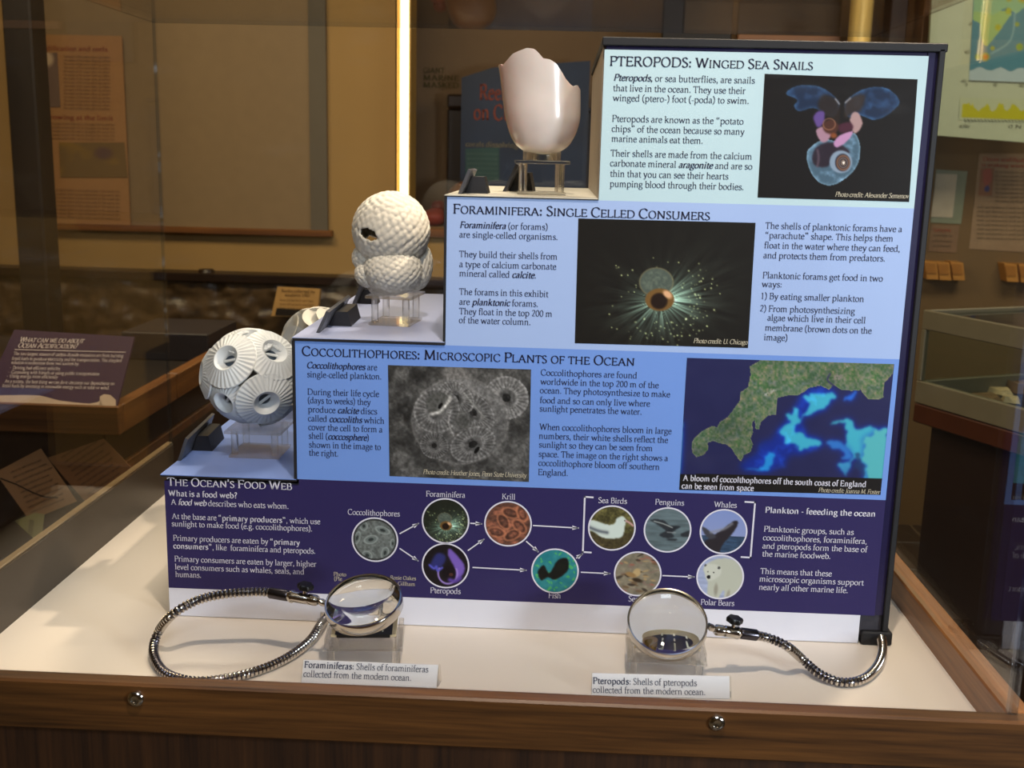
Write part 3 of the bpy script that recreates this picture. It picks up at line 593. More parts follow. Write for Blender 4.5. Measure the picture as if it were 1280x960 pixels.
struct('floor', MB().box(-4, 5, -5, 3.9, FL-.1, FL), M_GROUT)
floor = bpy.data.objects['floor']
tile_me = None
for i in range(10):
    for j in range(14):
        x = 0.2+i*.305; y = -1.0+j*.305
        o = obj('tile', MB().bbox(x, x+.295, y, y+.295, FL-.004, FL+.004, .002), M_TILE, None) if tile_me is None else None
        if tile_me is None:
            bpy.data.objects.remove(o); tile_me = bpy.data.meshes.new('tile'); mb = MB().bbox(0, .295, 0, .295, -.004, .004, .002); tile_me.from_pydata(mb.v, [], mb.f); tile_me.materials.append(M_TILE)
        t = bpy.data.objects.new('tile', tile_me); COL.objects.link(t); t.parent = floor; t.location = (x, y, FL)
struct('ceiling', MB().box(-4, 5, -5, 3.9, CE, CE+.1), M_CEIL)
struct('wall_left', MB().box(-3.1, -3, -5, 3.9, FL, CE), M_WALL)
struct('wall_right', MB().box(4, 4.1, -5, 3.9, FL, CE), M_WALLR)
struct('wall_front', MB().box(-3, 4, -4.1, -4, FL, CE), M_WALL)
WY = 3.2
NX0, NX1, NZ = -.118, 1.9, .30        # the display niche cut into the back wall
for b_ in ((-3, -.18, WY, WY+.1, FL, CE), (-.18, NX1, WY, WY+.1, FL, NZ), (NX1, 4, WY, WY+.1, FL, CE)): struct('wall_back', MB().box(*b_), M_WALL)
M_NICHE = mat('niche_brown', (.50, .40, .29), .75, var=.05)
struct('wall_niche', MB().box(-.18, NX1, WY+.6, WY+.65, NZ, CE), M_NICHE); struct('trim_2', MB().box(-.18, NX1, WY+.1, WY+.65, NZ-.05, NZ), M_NICHE); struct('wall_niche', MB().box(NX1, NX1+.05, WY+.1, WY+.6, NZ, CE), M_NICHE)
t1 = struct('trim_1', MB().bbox(-.20, 1.15, WY-.03, WY+.03, NZ-.035, NZ, .003), M_CASEW)
# lit column strip at the left end of the niche
t = thing('light_column', 'tall bright warm light strip standing at left end of dark wall niche', 'lamp', (-.148, WY+.05, NZ))
obj('light_tube', MB().tube([(-.150, WY+.03, .33), (-.150, WY+.03, CE-.02)], .021, 16), emit('tube_glow', (1, .92, .68), 3.6), t, True)
obj('housing', MB().box(-.185, -.178, WY, WY+.08, NZ, CE).box(-.118, -.112, WY-.10, WY+.08, NZ, CE).box(-.185, -.115, WY+.07, WY+.085, NZ, CE), mat('housing_brass', (.78, .62, .32), .4, .3), t)  # right cheek extended forward to block the tube's reflection in the pane
# dark reflection built as a low block, reflected banner, frames
t = thing('niche_dark_reflection', 'dark reflection built as low brown block in the niche, behind reflected banner', 'cabinet', (.5, WY+.5, NZ))
obj('reflection_body', MB().bbox(-.02, 1.0, WY+.42, WY+.58, NZ, .80, .01), mat('niche_dark', (.14, .09, .075), .5, var=.4, scale=5), t)
obj('reflection_top', MB().bbox(-.02, .06, WY+.40, WY+.58, .80, .86, .01).bbox(.06, 1.0, WY+.41, WY+.58, .80, .815, .004), mat('niche_dark_top', (.20, .14, .12), .3), t)
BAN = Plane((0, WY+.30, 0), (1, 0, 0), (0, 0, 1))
t = thing('reflected_banner', 'reflected dark blue banner with orange title, built behind the broken pearly shell', 'banner', (.35, WY+.31, NZ))  # reflection in the glass, built here as a solid standing banner
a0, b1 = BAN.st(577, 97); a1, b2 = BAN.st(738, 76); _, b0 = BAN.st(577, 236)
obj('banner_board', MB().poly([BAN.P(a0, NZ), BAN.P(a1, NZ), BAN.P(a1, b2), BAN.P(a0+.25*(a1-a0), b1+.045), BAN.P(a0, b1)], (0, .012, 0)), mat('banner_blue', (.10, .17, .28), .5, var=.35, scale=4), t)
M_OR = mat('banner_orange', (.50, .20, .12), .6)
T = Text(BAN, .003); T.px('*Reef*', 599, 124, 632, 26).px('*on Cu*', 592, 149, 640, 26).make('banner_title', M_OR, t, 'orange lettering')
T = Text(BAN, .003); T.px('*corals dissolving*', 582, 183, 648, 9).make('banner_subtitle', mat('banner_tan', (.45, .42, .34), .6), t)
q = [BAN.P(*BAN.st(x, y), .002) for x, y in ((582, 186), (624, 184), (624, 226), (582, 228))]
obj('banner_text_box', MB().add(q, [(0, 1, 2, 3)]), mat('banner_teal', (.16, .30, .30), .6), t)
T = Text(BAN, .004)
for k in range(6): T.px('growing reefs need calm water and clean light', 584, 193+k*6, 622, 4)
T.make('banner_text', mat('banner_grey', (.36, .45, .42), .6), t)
WB = Plane((0, WY+.598, 0), (1, 0, 0), (0, 0, 1)); T = Text(WB, .003)
T.px('*GIANT*', 529, 91, 556, 9).px('*MARINE*', 529, 100, 574, 9).px('*MASKED*', 529, 109, 574, 9)
tag(obj('wall_lettering', T.mb, mat('olive_letters', (.33, .29, .12), .7), None, fix=False), 'faint olive capital lettering on niche wall left of the reflected blue banner', 'lettering')
def rock(name, c, s, m, label, cat, seed, group=None):
    u, v = np.meshgrid(np.arange(28)/28*2*math.pi, np.linspace(0, math.pi, 16)); x = np.sin(v)*np.cos(u); y = np.sin(v)*np.sin(u); z = np.cos(v)
    r_ = .8+.35*fbm(x*1.3+5+seed, y*1.3+z*1.1+5, seed)+.1*fbm(x*4+9, z*4+y*3+9, seed+3); V = np.stack([x*r_*s[0]+c[0], y*r_*s[1]+c[1], z*r_*s[2]+c[2]], -1).reshape(-1, 3)
    F = [(i*28+j, i*28+(j+1) % 28, (i+1)*28+(j+1) % 28, (i+1)*28+j) for i in range(15) for j in range(28)]
    return tag(obj(name, MB().add(V, F), m, None, 'all', loc=(c[0], c[1], c[2]-s[2])), label, cat, group)
p_ = ony(542, 268, WY+.2); rock('pink_rock', (p_[0], WY+.2, NZ+.036), (.055, .05, .035), mat('pink_stone', (.62, .26, .20), .5), 'pinkish red rounded specimen lying on the niche sill', 'rock', 4)
rock('small_red_rock', (p_[0]+.012, WY+.27, NZ+.075), (.03, .03, .028), mat('red_stone', (.50, .17, .14), .5), 'small red specimen on top of the pinkish one on niche sill', 'rock', 9)
p_ = ony(575, 226, WY+.12); rock('round_brown_stone', (.10, WY+.14, NZ+.10), (.10, .08, .10), mat('brown_stone', (.36, .22, .12), .5), 'round brown boulder on niche sill left of the reflected blue banner', 'rock', 6)
# right part of the niche: dark door, wooden frame, golden column
FB = Plane((0, WY-.02, 0), (1, 0, 0), (0, 0, 1))
def fr(x0, y0, x1, y1, Y, d):
    a = ony(x0, y0, Y); b = ony(x1, y1, Y); return min(a[0], b[0]), max(a[0], b[0]), Y, Y+d, min(a[2], b[2]), max(a[2], b[2])
x0, x1, ya, yb, z0, z1 = fr(827, 60, 921, -60, WY-.05, .05)
tag(obj('dark_cabinet_door', MB().bbox(x0, x1, ya, yb, z0-.1, z1, .004), M_DARK), 'near-black tall cabinet door above the pteropod panel', 'cabinet door')
x0, x1, ya, yb, z0, z1 = fr(921, 50, 1058, -60, WY-.03, .03)
t = thing('dark_picture', 'dark glossy framed picture with pale wooden bottom rail above pteropod panel', 'picture', (x0, ya, z0))
obj('picture_glass', MB().bbox(x0, x1, ya, yb, z0, z1, .003), mat('dark_gloss', (.09, .065, .05), .25, var=.5, scale=4), t)
zz = ony(990, 56, WY-.03)[2]; obj('frame_rail', MB().bbox(x0, x1, ya-.02, yb, zz, zz+.035, .003), mat('pale_wood', (.52, .34, .19), .45), t)
c0 = ony(1073, 60, WY-.15)
t = thing('brass_column', 'shiny golden round column behind top right of display board', 'column', (c0[0], WY-.15, FL))
obj('shaft', MB().tube([(c0[0], WY-.15, FL), (c0[0], WY-.15, CE)], .042, 32), mat('brass', (.92, .78, .46), .4, .3, var=.05), t, True)
obj('collar', MB().lathe([(.042, FL), (.06, FL), (.06, FL+.05), (.042, FL+.07)], 32, lambda p: p+np.array([c0[0], WY-.15, 0])), M_DCHR, t, True)
x0, x1, ya, yb, z0, z1 = fr(1088, 300, 1142, -60, WY-.10, .1)
tag(obj('dark_wall_panel', MB().bbox(x0, x1, ya, yb, z0, z1, .004), mat('panel_umber', (.17, .11, .075), .5, var=.2)), 'dark umber upright wall panel right of the golden column', 'panel')
x0, x1, ya, yb, z0, z1 = fr(1142, 300, 1162, -60, WY-.12, .12)
tag(obj('wooden_post', MB().bbox(x0, x1, ya, yb, z0, z1, .004), mat('post_wood', (.42, .29, .17), .45, var=.2)), 'narrow brown wooden post left of the map poster', 'post')
# stone ledge below the wall
zt = ony(200, 345, WY)[2]; zb = ony(200, 432, WY-.1)[2]
nx, nz = 170, 26; X, Z = np.meshgrid(np.linspace(-2.6, .6, nx), np.linspace(zb, zt, nz)); D = .05*fbm(X*9+30, Z*14+5, 21, 5)+.03*fbm(X*30+3, Z*34+8, 22, 3)
V = np.stack([X, WY-.06-D, Z], -1).reshape(-1, 3); F = [(i*nx+j, i*nx+j+1, (i+1)*nx+j+1, (i+1)*nx+j) for i in range(nz-1) for j in range(nx-1)]
t = thing('stone_relief', 'long dark rough-hewn stone slab running under the olive wall', 'stone slab', (-1, WY-.05, FL))
obj('rough_face', MB().add(V, F), M_STONE, t, 'all', fix=False)
obj('cap_ledge', MB().bbox(-2.6, .8, WY-.13, WY-.001, zt-.005, zt+.03, .004), M_DARKW, t)
obj('plinth', MB().bbox(-2.6, .8, WY-.25, WY-.02, FL, zb, .006), M_DARK, t)
a = ony(255, 340, WY-.1); obj('ledge_bracket', MB().lathe([(.0, -.0), (.035, 0), (.03, .012), (.0, .015)], 20, lambda p: p+np.array([a[0], WY-.07, zt+.03])), M_DARKW, t, True)
# wall board with picture rail
x0, x1, ya, yb, z0, z1 = fr(60, 283, 412, -60, WY-.03, .03)
t = thing('projection_screen', 'wide taupe wall screen with brown wooden rail along its bottom', 'screen', (x0, ya, z0))
obj('screen_surface', MB().box(x0, x1-.02, ya+.012, yb, z0, z1), mat('screen_taupe', (.50, .42, .31), .7, var=.05), t)
obj('screen_edge', MB().box(x1-.09, x1-.02, ya+.004, ya+.014, z0, z1), mat('screen_grey', (.36, .33, .28), .7, var=.05), t)
obj('bottom_rail', MB().bbox(x0-.1, x1, ya-.02, yb, z0-.012, z0+.014, .003), M_CASEW, t)
# poster reflection in the left pane, built as a sheet on the screen
PO = Plane((0, WY-.045, 0), (1, 0, 0), (0, 0, 1)); a0, b0 = PO.st(30, 278); a1, b1 = PO.st(152, 45)
t = thing('reflected_poster', 'reflected tan poster with red headings and small maps, built behind dark post', 'poster', (a0, WY-.045, b0))
obj('poster_sheet', MB().box(a0, a1, WY-.045, WY-.038, b0, b1), mat('poster_tan', (.60, .44, .28), .7, var=.04), t)
for q_ in (('*Ocean acidification and reefs*', 20, 62, 135, 8), ('*Corals growing at the limit*', 28, 148, 142, 8)): Text(PO, .002).px(*q_).make('poster_heading', mat('poster_red', (.50, .22, .14), .7), t, 'red lettering')
T = Text(PO, .002)
for k in range(15): T.px('the water of the ocean takes up carbon', 80, 72+k*4.6, 138, 4.2)
for k in range(5): T.px('as more carbon dioxide enters the sea it changes the water for', 35, 155+k*4.6, 144, 4.2)
for k in range(8): T.px('shells grow thinner when there is less carbonate in the warm sea', 40, 238+k*4.8, 150, 4.2)
T.make('poster_text', mat('poster_ink', (.36, .26, .17), .7), t)
def flatpic(nm, pl, c, img, par, m=None, off=.003, label=None): return picture(nm, img, [pl.P(*pl.st(*q), off) for q in c], m or M_MATTE, par, label)
p = Pic(50, 60, [(0, 0), (60, 0), (60, 70), (0, 70)], (.20, .14, .12)); p.put(p.poly([(35, 0), (60, 0), (60, 70), (42, 66), (30, 40)]), (.40, .33, .30)); p.put(p.ell(47, 8, 10, 12, 0, .5), (.7, .62, .52)); flatpic('poster_picture', PO, ((14, 66), (72, 66), (76, 134), (17, 134)), p.img, t)
p = Pic(60, 40, [(0, 0), (90, 0), (90, 45), (0, 45)], (.42, .34, .22)); p.add(np.clip(p.n(18, 5)-.5, 0, 1), (.3, .2, -.1)); p.put(p.ell(60, 14, 16, 10, 0, .5), (.34, .26, .26)); flatpic('poster_picture', PO, ((74, 178), (156, 178), (160, 222), (76, 222)), p.img, t)
# dark post, left
PX = Plane((0, 2.35, 0), (1, 0, 0), (0, 0, 1)); xa = PX.st(14, 200)[0]; xb = PX.st(49, 200)[0]
tag(obj('dark_post', MB().bbox(xa, xb, 2.35, 2.46, FL, CE, .006), mat('post_black', (.075, .055, .055), .5, var=.2)), 'near-black tall square post in front of the reflected tan poster', 'post')
# little tan card on the ledge
c_ = [ony(x, y, WY-.18) for x, y in ((347, 358), (400, 361), (396, 397), (339, 395))]
t = thing('specimen_card', 'small tan printed card propped against the stone slab', 'card', ((c_[2]+c_[3])/2))
n_ = np.cross(c_[1]-c_[0], c_[3]-c_[0]); n_ /= np.linalg.norm(n_)
obj('card_sheet', MB().poly(c_, (0, .03, -.004)), mat('card_tan', (.72, .56, .33), .6), t)
CP = Plane(c_[3], c_[2]-c_[3], c_[0]-c_[3]); T = Text(CP, .002)
T.px('*Rocks collected by*', 352, 365, 394, 5.5).px('*students 1987*', 356, 370, 388, 5)
for k in range(3): T.px('from old sea beds near here', 350, 376+k*5, 392, 4)
T.make('card_text', mat('card_ink', (.42, .30, .15), .7), t)
q = [CP.P(*CP.st(x, y), .003) for x, y in ((346, 385), (397, 388), (395, 396), (344, 394))]; obj('card_footer', MB().add(q, [(0, 1, 2, 3)]), M_DARK, t, fix=False)

# ------------------------------------------------------------------ the case on the left with its purple sign
y0, x1 = .955, -.452
t = thing('wooden_display_case', 'brown wooden display case on the left holding the purple sign', 'display case', (-1.1, 1.4, FL))
obj('front_rim', MB().bbox(-1.75, x1, y0, y0+.03, -.02, .045, .003), M_CASEW, t)
obj('side_rim', MB().bbox(x1-.03, x1, y0+.03, 1.32, -.02, .045, .003), M_CASEWY, t); obj('side_rim', MB().bbox(x1-.03, x1, 1.33, 2.05, -.02, .045, .003), M_CASEWY, t)
obj('bed', MB().box(-1.75, x1-.03, y0+.03, 2.05, -.015, .0), M_DARK, t)
obj('cabinet_base', MB().bbox(-1.72, x1-.05, y0+.04, 2.02, FL, -.02, .004), mat('cabinet_brown', (.20, .115, .065), .5, var=.3, scale=6, stretch=(1, 1, 4)), t)
obj('shelf_rail', MB().bbox(-1.73, x1-.04, y0+.0405, 2.03, -.14, -.115, .003), M_CASEW, t)
obj('raised_block', MB().bbox(-.75, -.50, 1.72, 2.0, .0, .08, .003), mat('block_slate', (.13, .11, .13), .6), t)
a, b, c = ony(146, 507, .962), ony(168, 421, 1.06), ony(-30, 503, .962); d = a+(c-a); SP = Plane(c, a-c, b-a)
t = thing('purple_sign', 'slanted purple sign with white lettering and pale wave in left case', 'sign', ((a+c)/2))
tl, tr, br, bl = [SP.P(*SP.st(x, y)) for x, y in ((18, 412), (168, 421), (146, 508), (-26, 505))]
obj('sign_board', MB().poly([tl, tr, br, bl], -SP.n*.006), mat('sign_purple', (.245, .165, .27), .5, var=.05), t)
wv = [(-26, 493), (0, 494.5), (30, 494), (50, 494.5), (75, 501), (95, 503.5), (112, 505), (122, 503), (128, 499), (125, 496), (130, 493), (138, 494), (145, 500), (144, 508), (-26, 505)]
W_ = MB(); tp = wv[:13]
for i in range(12):
    (xa_, ya_), (xb_, yb_) = tp[i], tp[i+1]
    if xb_ > xa_: W_.add([SP.P(*SP.st(*q), .0012) for q in ((xa_, ya_), (xb_, yb_), (xb_, 508), (xa_, 507.5))], [(0, 1, 2, 3)])
    else: W_.add([SP.P(*SP.st(*q), .0014) for q in ((xa_, ya_), (xb_, yb_), (xa_, 506))], [(0, 1, 2)])
obj('wave_band', W_, mat('wave_cream2', (.78, .68, .58), .6), t, fix=False)
T = Text(SP, .0012); T.px('_What can we do about_', 24, 427.5, 104, 8.6, True).px('_Ocean Acidification?_', 22, 434.5, 96, 8.6, True)
T.strip([(19, 437.2), (157, 440.5)], .0015)
for s, x, y, x1_ in (('The two largest sources of carbon dioxide emissions are from burning', 17, 444, 154), ('fossil fuels to produce electricity and for transportation. The simplest', 15, 450, 152), ('solution is to decrease these two sources by:', 14, 455, 99), ('• Driving fuel-efficient vehicles', 12, 461.5, 75), ('• Carpooling with friends or using public transportation', 10, 467, 124), ('• Using energy more efficiently', 8, 472, 72), ('As a society, the best thing we can do to decrease our dependence on', 6, 478.5, 143), ('fossil fuels by investing in renewable energy such as solar or wind.', 3, 484, 137)): T.px(s, x, y, x1_, 5.6)
T.make('sign_text', mat('sign_ink', (.90, .84, .80), .6), t)
# paper reflections in the left pane, built as sheets on that cabinet front
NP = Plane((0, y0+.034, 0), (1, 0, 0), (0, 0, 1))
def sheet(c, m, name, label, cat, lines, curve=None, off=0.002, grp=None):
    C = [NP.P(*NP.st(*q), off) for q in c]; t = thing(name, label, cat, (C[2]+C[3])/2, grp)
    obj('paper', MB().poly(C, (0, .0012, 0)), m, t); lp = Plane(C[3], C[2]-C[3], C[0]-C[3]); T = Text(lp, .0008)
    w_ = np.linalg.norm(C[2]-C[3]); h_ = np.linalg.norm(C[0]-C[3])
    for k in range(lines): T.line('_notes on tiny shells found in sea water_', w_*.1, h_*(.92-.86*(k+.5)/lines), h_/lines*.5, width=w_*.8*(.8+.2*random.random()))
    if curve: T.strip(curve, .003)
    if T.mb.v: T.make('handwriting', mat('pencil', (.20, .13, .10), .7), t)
M_SH = mat('reflected_paper', (.58, .40, .25), .7, var=.06, scale=5)
sheet(((60, 572), (130, 548), (180, 600), (118, 640)), M_SH, 'reflected_handwriting_sheet', 'reflected brown sheet of close handwriting, built on left cabinet front, right of the curved line', 'paper', 11)
sheet(((-5, 590), (52, 560), (97, 626), (38, 650)), mat('reflected_paper_light', (.70, .52, .35), .7, var=.05), 'reflected_drawing_sheet', 'reflected lighter brown sheet with a dark curved line, built on left cabinet front', 'paper', 9, [(1, 598), (20, 605), (40, 615), (55, 621), (72, 622)], .004)
sheet(((20, 650), (45, 640), (57, 642), (52, 680), (3, 678))[:4], mat('reflected_note_green', (.68, .65, .40), .7), 'reflected_green_note', 'small reflected greenish note below the lighter brown sheet', 'paper', 2, None, .006)

# ------------------------------------------------------------------ right side: map poster, papers, glass case
MP = Plane((0, 2.9, 0), (1, 0, 0), (0, 0, 1)); c = [MP.P(*MP.st(*q)) for q in ((1164, -40), (1330, -40), (1330, 182), (1156, 168))]
c[0][0] = MP.P(*MP.st(1163, 0))[0]
t = thing('map_poster', 'large pale green poster with world map and yellow chart', 'poster', (c[3]+c[2])/2)
obj('poster_board', MB().poly(c, (0, .02, 0)), mat('poster_mint', (.66, .70, .58), .5, var=.03), t)
p = Pic(90, 120, [(1216, 0), (1320, 0), (1320, 103), (1212, 100)], (.28, .48, .53)); N = p.n(9, 3)
p.put(p.poly([(1221, 20), (1260, 20), (1256, 30), (1248, 42), (1240, 52), (1232, 60), (1226, 50), (1224, 34), (1216, 30), (1216, 18)]), (.55, .68, .42)); p.put(p.poly([(1216, -5), (1290, -5), (1285, 8), (1268, 22), (1255, 15), (1240, 24), (1216, 20)], False), (.52, .68, .50), .9); p.put(((p.Y > 86+2*np.sin(p.X/4))*1.), (.62, .70, .70))
p.put(p.line([(1239, 68), (1262, 52), (1266, 20)], 1.), (.6, .72, .7), .6)
for x, y, r_, c2 in ((1232, 72, 4.5, (.66, .42, .14)), (1246, 38, 3.5, (.6, .62, .15)), (1258, 19, 3.5, (.6, .66, .2)), (1222, 72, 3, (.5, .6, .25)), (1240, 62, 2.5, (.55, .6, .2)), (1273, 60, 4, (.45, .6, .2)), (1269, 34, 2.5, (.5, .6, .3)), (1275, 2, 7, (.7, .25, .12)), (1258, 5, 3.5, (.6, .55, .25)), (1238, 2, 4, (.6, .6, .2)), (1222, 1, 3, (.6, .7, .2))): p.put(p.ell(x, y, r_*1.3, r_*1.3, 0, .3), (.62, .62, .16), .7); p.put(p.ell(x, y, r_*.8, r_*.8, 0, .4), c2)
flatpic('world_map', MP, ((1217, -8), (1326, -6), (1320, 106), (1211, 101)), p.img, t, off=.002)
p = Pic(90, 30, [(1200, 122), (1320, 122), (1320, 150), (1200, 150)], (.66, .70, .56)); h_ = 144-18*np.clip(.3+.8*vnoise(p.X/9, p.X*0+2, 4)*(.6+.5*vnoise(p.X/1.5, p.X*0+5, 6)), 0, 1); p.put(((p.Y > h_) & (p.Y < 147) & (p.X > 1204))*1., (.66, .66, .10)); flatpic('yellow_chart', MP, ((1200, 122), (1320, 126), (1316, 155), (1198, 150)), p.img, t, off=.002)
M_PGREY = mat('poster_grey', (.35, .36, .28), .7)
for q_ in (('0', 1206, 108, 1209, 6), ('40', 1241, 108, 1246, 6), ('80', 1273, 109, 1279, 6), ('0', 1211, 32, 1214, 6), ('40', 1205, 67, 1211, 6), ('60', 1201, 103, 1207, 6), ('40W', 1198, 160, 1212, 6), ('0 N', 1260, 160, 1277, 6)): Text(MP, .003).px(*q_).make('axis_number', M_PGREY, t)
T = Text(MP, .003); T.strip([(1211, 101), (1290, 104)], .004)
for k in range(28): T.strip([(1205+k*4.2, 149+k*.05), (1205+k*4.2+2.6, 152)], .003)
T.make('axis_marks', M_PGREY, t)['kind'] = 'stuff'
# wall behind, papers on it
RW = Plane((0, WY-.012, 0), (1, 0, 0), (0, 0, 1)); RX0 = RW.st(1163, 100)[0]
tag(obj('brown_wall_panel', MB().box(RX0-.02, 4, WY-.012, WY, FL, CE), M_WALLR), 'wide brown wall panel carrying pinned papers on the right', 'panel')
def pinned(c, m, name, label, rows, red=None, Y=.003):
    C = [RW.P(*RW.st(*q), Y) for q in c]; t = thing(name, label, 'paper', (C[2]+C[3])/2); obj('paper', MB().poly(C, (0, .002, 0)), m, t)
    for k, (x0, y0_, x1_, h, r) in enumerate(rows):
        T = Text(RW, Y+.002); T.px(r, x0, y0_, x1_, h); T.make('print', mat('print_red', (.62, .28, .18), .7) if k < (red or 0) else mat('print_grey', (.36, .31, .22), .7), t)
    return t
t = pinned(((1170, 212), (1209, 214), (1201, 280), (1163, 278)), mat('frame_mint', (.52, .55, .45), .5), 'framed_notice', 'pale grey framed notice pinned right of the display board', [])
obj('notice_sheet', MB().poly([RW.P(*RW.st(*q), .006) for q in ((1170, 217), (1196, 218), (1190, 272), (1163, 271))], (0, .001, 0)), mat('notice_grey', (.74, .70, .60), .6), t)
pinned(((1164, 281), (1199, 282), (1195, 316), (1160, 314)), mat('paper_tan', (.52, .41, .30), .7), 'small_notice', 'small tan notice with red words below the framed notice', [(1166, 289, 1188, 6, 'Samples'), (1166, 295, 1190, 4, 'from deep sea'), (1165, 302, 1190, 4, 'collected here'), (1165, 308, 1188, 4, 'and cleaned')], 1)
t = pinned(((1224, 192), (1330, 192), (1330, 318), (1211, 311)), mat('paper_rose', (.60, .50, .38), .7), 'large_notice', 'large beige notice with red heading at right edge', [(1228, 201, 1290, 7, '*Ocean acidification*'), (1226, 208, 1284, 6, '*is making waves*')]+[(1243, 216+k*5.2, 1285, 4, 'the oceans absorb carbon') for k in range(8)]+[(1220, 260+k*5.5, 1282, 4, 'shells and skeletons of small sea life') for k in range(8)], 2)
p = Pic(20, 24, [(0, 0), (20, 0), (20, 24), (0, 24)], (.55, .40, .30)); p.put(p.poly([(4, 3), (15, 1), (17, 12), (8, 15)]), (.62, .36, .3)); p.put(p.ell(12, 18, 4, 3), (.3, .3, .45)); flatpic('notice_picture', RW, ((1225, 210), (1242, 210), (1239, 245), (1222, 244)), p.img, t, off=.007)
for k, (x, y) in enumerate(((1157, 338), (1173, 339), (1190, 339), (1257, 341), (1275, 342))):
    a = ony(x, y, WY-.08); t = thing('yellow_booklet_box', ['yellow leaflet box, leftmost on the wall right of the display board', 'yellow leaflet box, middle of the left group of three', 'yellow leaflet box, right end of the left group of three', 'yellow leaflet box, first of the pair near right edge', 'yellow leaflet box cut off by the right edge'][k], 'leaflet box', (a[0]+.03, WY-.04, a[2]-.035), 'yellow leaflet boxes on the right wall')
    sh = .03
    obj('box_body', MB().poly([(a[0]-.01, WY-.08, a[2]+.037), (a[0]+.04, WY-.08, a[2]+.035), (a[0]+.055, WY-.08, a[2]-.035), (a[0]+.01, WY-.08, a[2]-.035)], (0, .08, 0)), mat('leaflet_yellow', (.74, .52, .22), .6, var=.05), t)
    obj('leaflet', MB().poly([(a[0]-.006, WY-.084, a[2]+.03), (a[0]+.034, WY-.084, a[2]+.028), (a[0]+.042, WY-.084, a[2]-.012), (a[0]+.004, WY-.084, a[2]-.012)], (0, .004, 0)), mat('leaflet_amber', (.66, .44, .16), .6), t)
# glass case standing at an angle
A = onz(1142, 506, .04); d1 = onz(1285, 549, .04)-A; L1 = .95; d1[2] = 0; d1 /= np.linalg.norm(d1); d2 = np.array([-d1[1], d1[0], 0.])
if d2[0] < 0: d2 = -d2
def CF(p): return A*np.array([1, 1, 0])+d1*p[0]+d2*p[1]+np.array([0, 0, p[2]])
t = thing('angled_glass_case', 'glass display case on wooden cabinet at right with fossil pieces inside', 'display case', CF((.4, .4, FL)))
M_FR = mat('case_frame', (.46, .42, .32), .5, var=.08)
zt_ = ony(1150, 387, A[1])[2]
obj('wooden_rim', MB().bbox(0, L1, 0, .03, -.0, .045, .003, CF).bbox(0, .03, .03, .8, -.0, .045, .003, CF), mat('rim_red_wood', (.30, .14, .055), .4, var=.25, scale=10), t)
obj('tray_frame', MB().bbox(.0, L1, .0, .015, .047, .10, .002, CF).bbox(.0, .015, .015, .8, .047, .10, .002, CF), M_FR, t)
obj('tray_bed', MB().box(.02, L1, .02, .8, .05, .06, CF), M_DARK, t)
for k, b in enumerate(((-.0, L1, -.0, .012, zt_-.045, zt_), (0, .012, .012, .8, zt_-.045, zt_))): obj('top_rail', MB().bbox(*b, .002, CF), M_FR, t)
obj('corner_post', MB().bbox(0, .014, 0, .014, .1, zt_-.045, .002, CF), M_FR, t)
obj('pane', MB().box(.014, L1, .003, .007, .1, zt_-.045, CF), M_GLASS, t, fix=True); obj('pane', MB().box(.003, .007, .014, .8, .1, zt_-.045, CF), M_GLASS, t); obj('pane', MB().box(.014, L1, .014, .8, zt_-.012, zt_-.008, CF), M_GLASS, t)
obj('cabinet_base', MB().bbox(.03, L1, .03, .8, FL, 0, .004, CF), mat('cabinet_umber', (.15, .09, .06), .45, var=.3, scale=5), t)
M_SHARD = mat('shard_cream', (.78, .68, .50), .6, var=.2, scale=30, bump=.3); M_SHARD2 = mat('shard_brown', (.50, .38, .24), .6, var=.3, scale=30, bump=.3)
for k, (x, y, s_, m_, lb) in enumerate(((1222, 482, .045, M_SHARD, 'cream shell fragment, leftmost in the angled glass case'), (1232, 496, .05, M_SHARD2, 'flat brown fragment in front of the leftmost cream one'), (1251, 488, .04, M_SHARD, 'cream triangular fragment in middle of the glass case bed'), (1262, 499, .03, M_SHARD, 'tiny cream chip nearest the glass in the angled case'), (1272, 486, .06, M_SHARD2, 'thick brown fossil lump at right edge of the glass case'))):
    g = onz(x, y+3, .062); n_ = 9; r_ = np.random.default_rng(40+k); an = np.sort(r_.uniform(0, 2*math.pi, n_)); rr = s_*(.6+.4*r_.random(n_)); h_ = .012+.02*(k == 4)
    top = [g+np.array([a_*.75*math.cos(q), a_*.75*math.sin(q), h_*(.6+.6*r_.random())]) for a_, q in zip(rr, an)]; bot = [g+np.array([a_*math.cos(q), a_*math.sin(q), 0]) for a_, q in zip(rr, an)]
    F = [tuple(range(n_)), tuple(range(2*n_-1, n_-1, -1))]+[(i, i+n_, (i+1) % n_+n_, (i+1) % n_) for i in range(n_)]
    tag(obj('shell_fragment', MB().add(top+bot, F), m_, None, loc=g), lb, 'fossil', 'fragments in the angled glass case')
# ------------------------------------------------------------------ the display case we look into
XL, XR, YF, YB = -.187, .970, -.2425, .53
t = thing('oak_display_table', 'large oak table case with white top carrying the stepped display board', 'display table', (.4, .1, FL))
obj('white_top', MB().box(XL, XR, YF, YB, -.012, 0), M_TABLE, t)
fr_ = obj('front_rail', MB().bbox(XL-.03, XR+.028, YF-.022, YF, -.018, .039, .0025), M_OAKX, t)
x_ = obj('side_rail', MB().bbox(XR, XR+.028, YF, YB+.02, -.018, .039, .002), M_OAKY, t)
lr = obj('side_rail', MB().bbox(XL-.012, XL, YF, YB+.02, -.018, .078, .0012), M_SKIRT, t); lr['label'] = 'taller grey-brown left rail'
obj('rail_cap', MB().bbox(XL-.012, XL-.002, YF, YB+.02, .078, .0815, .001), M_SKEDGE, lr)
obj('back_rail', MB().bbox(XL, XR, YB, YB+.02, -.018, .039, .002), M_OAKX, t)
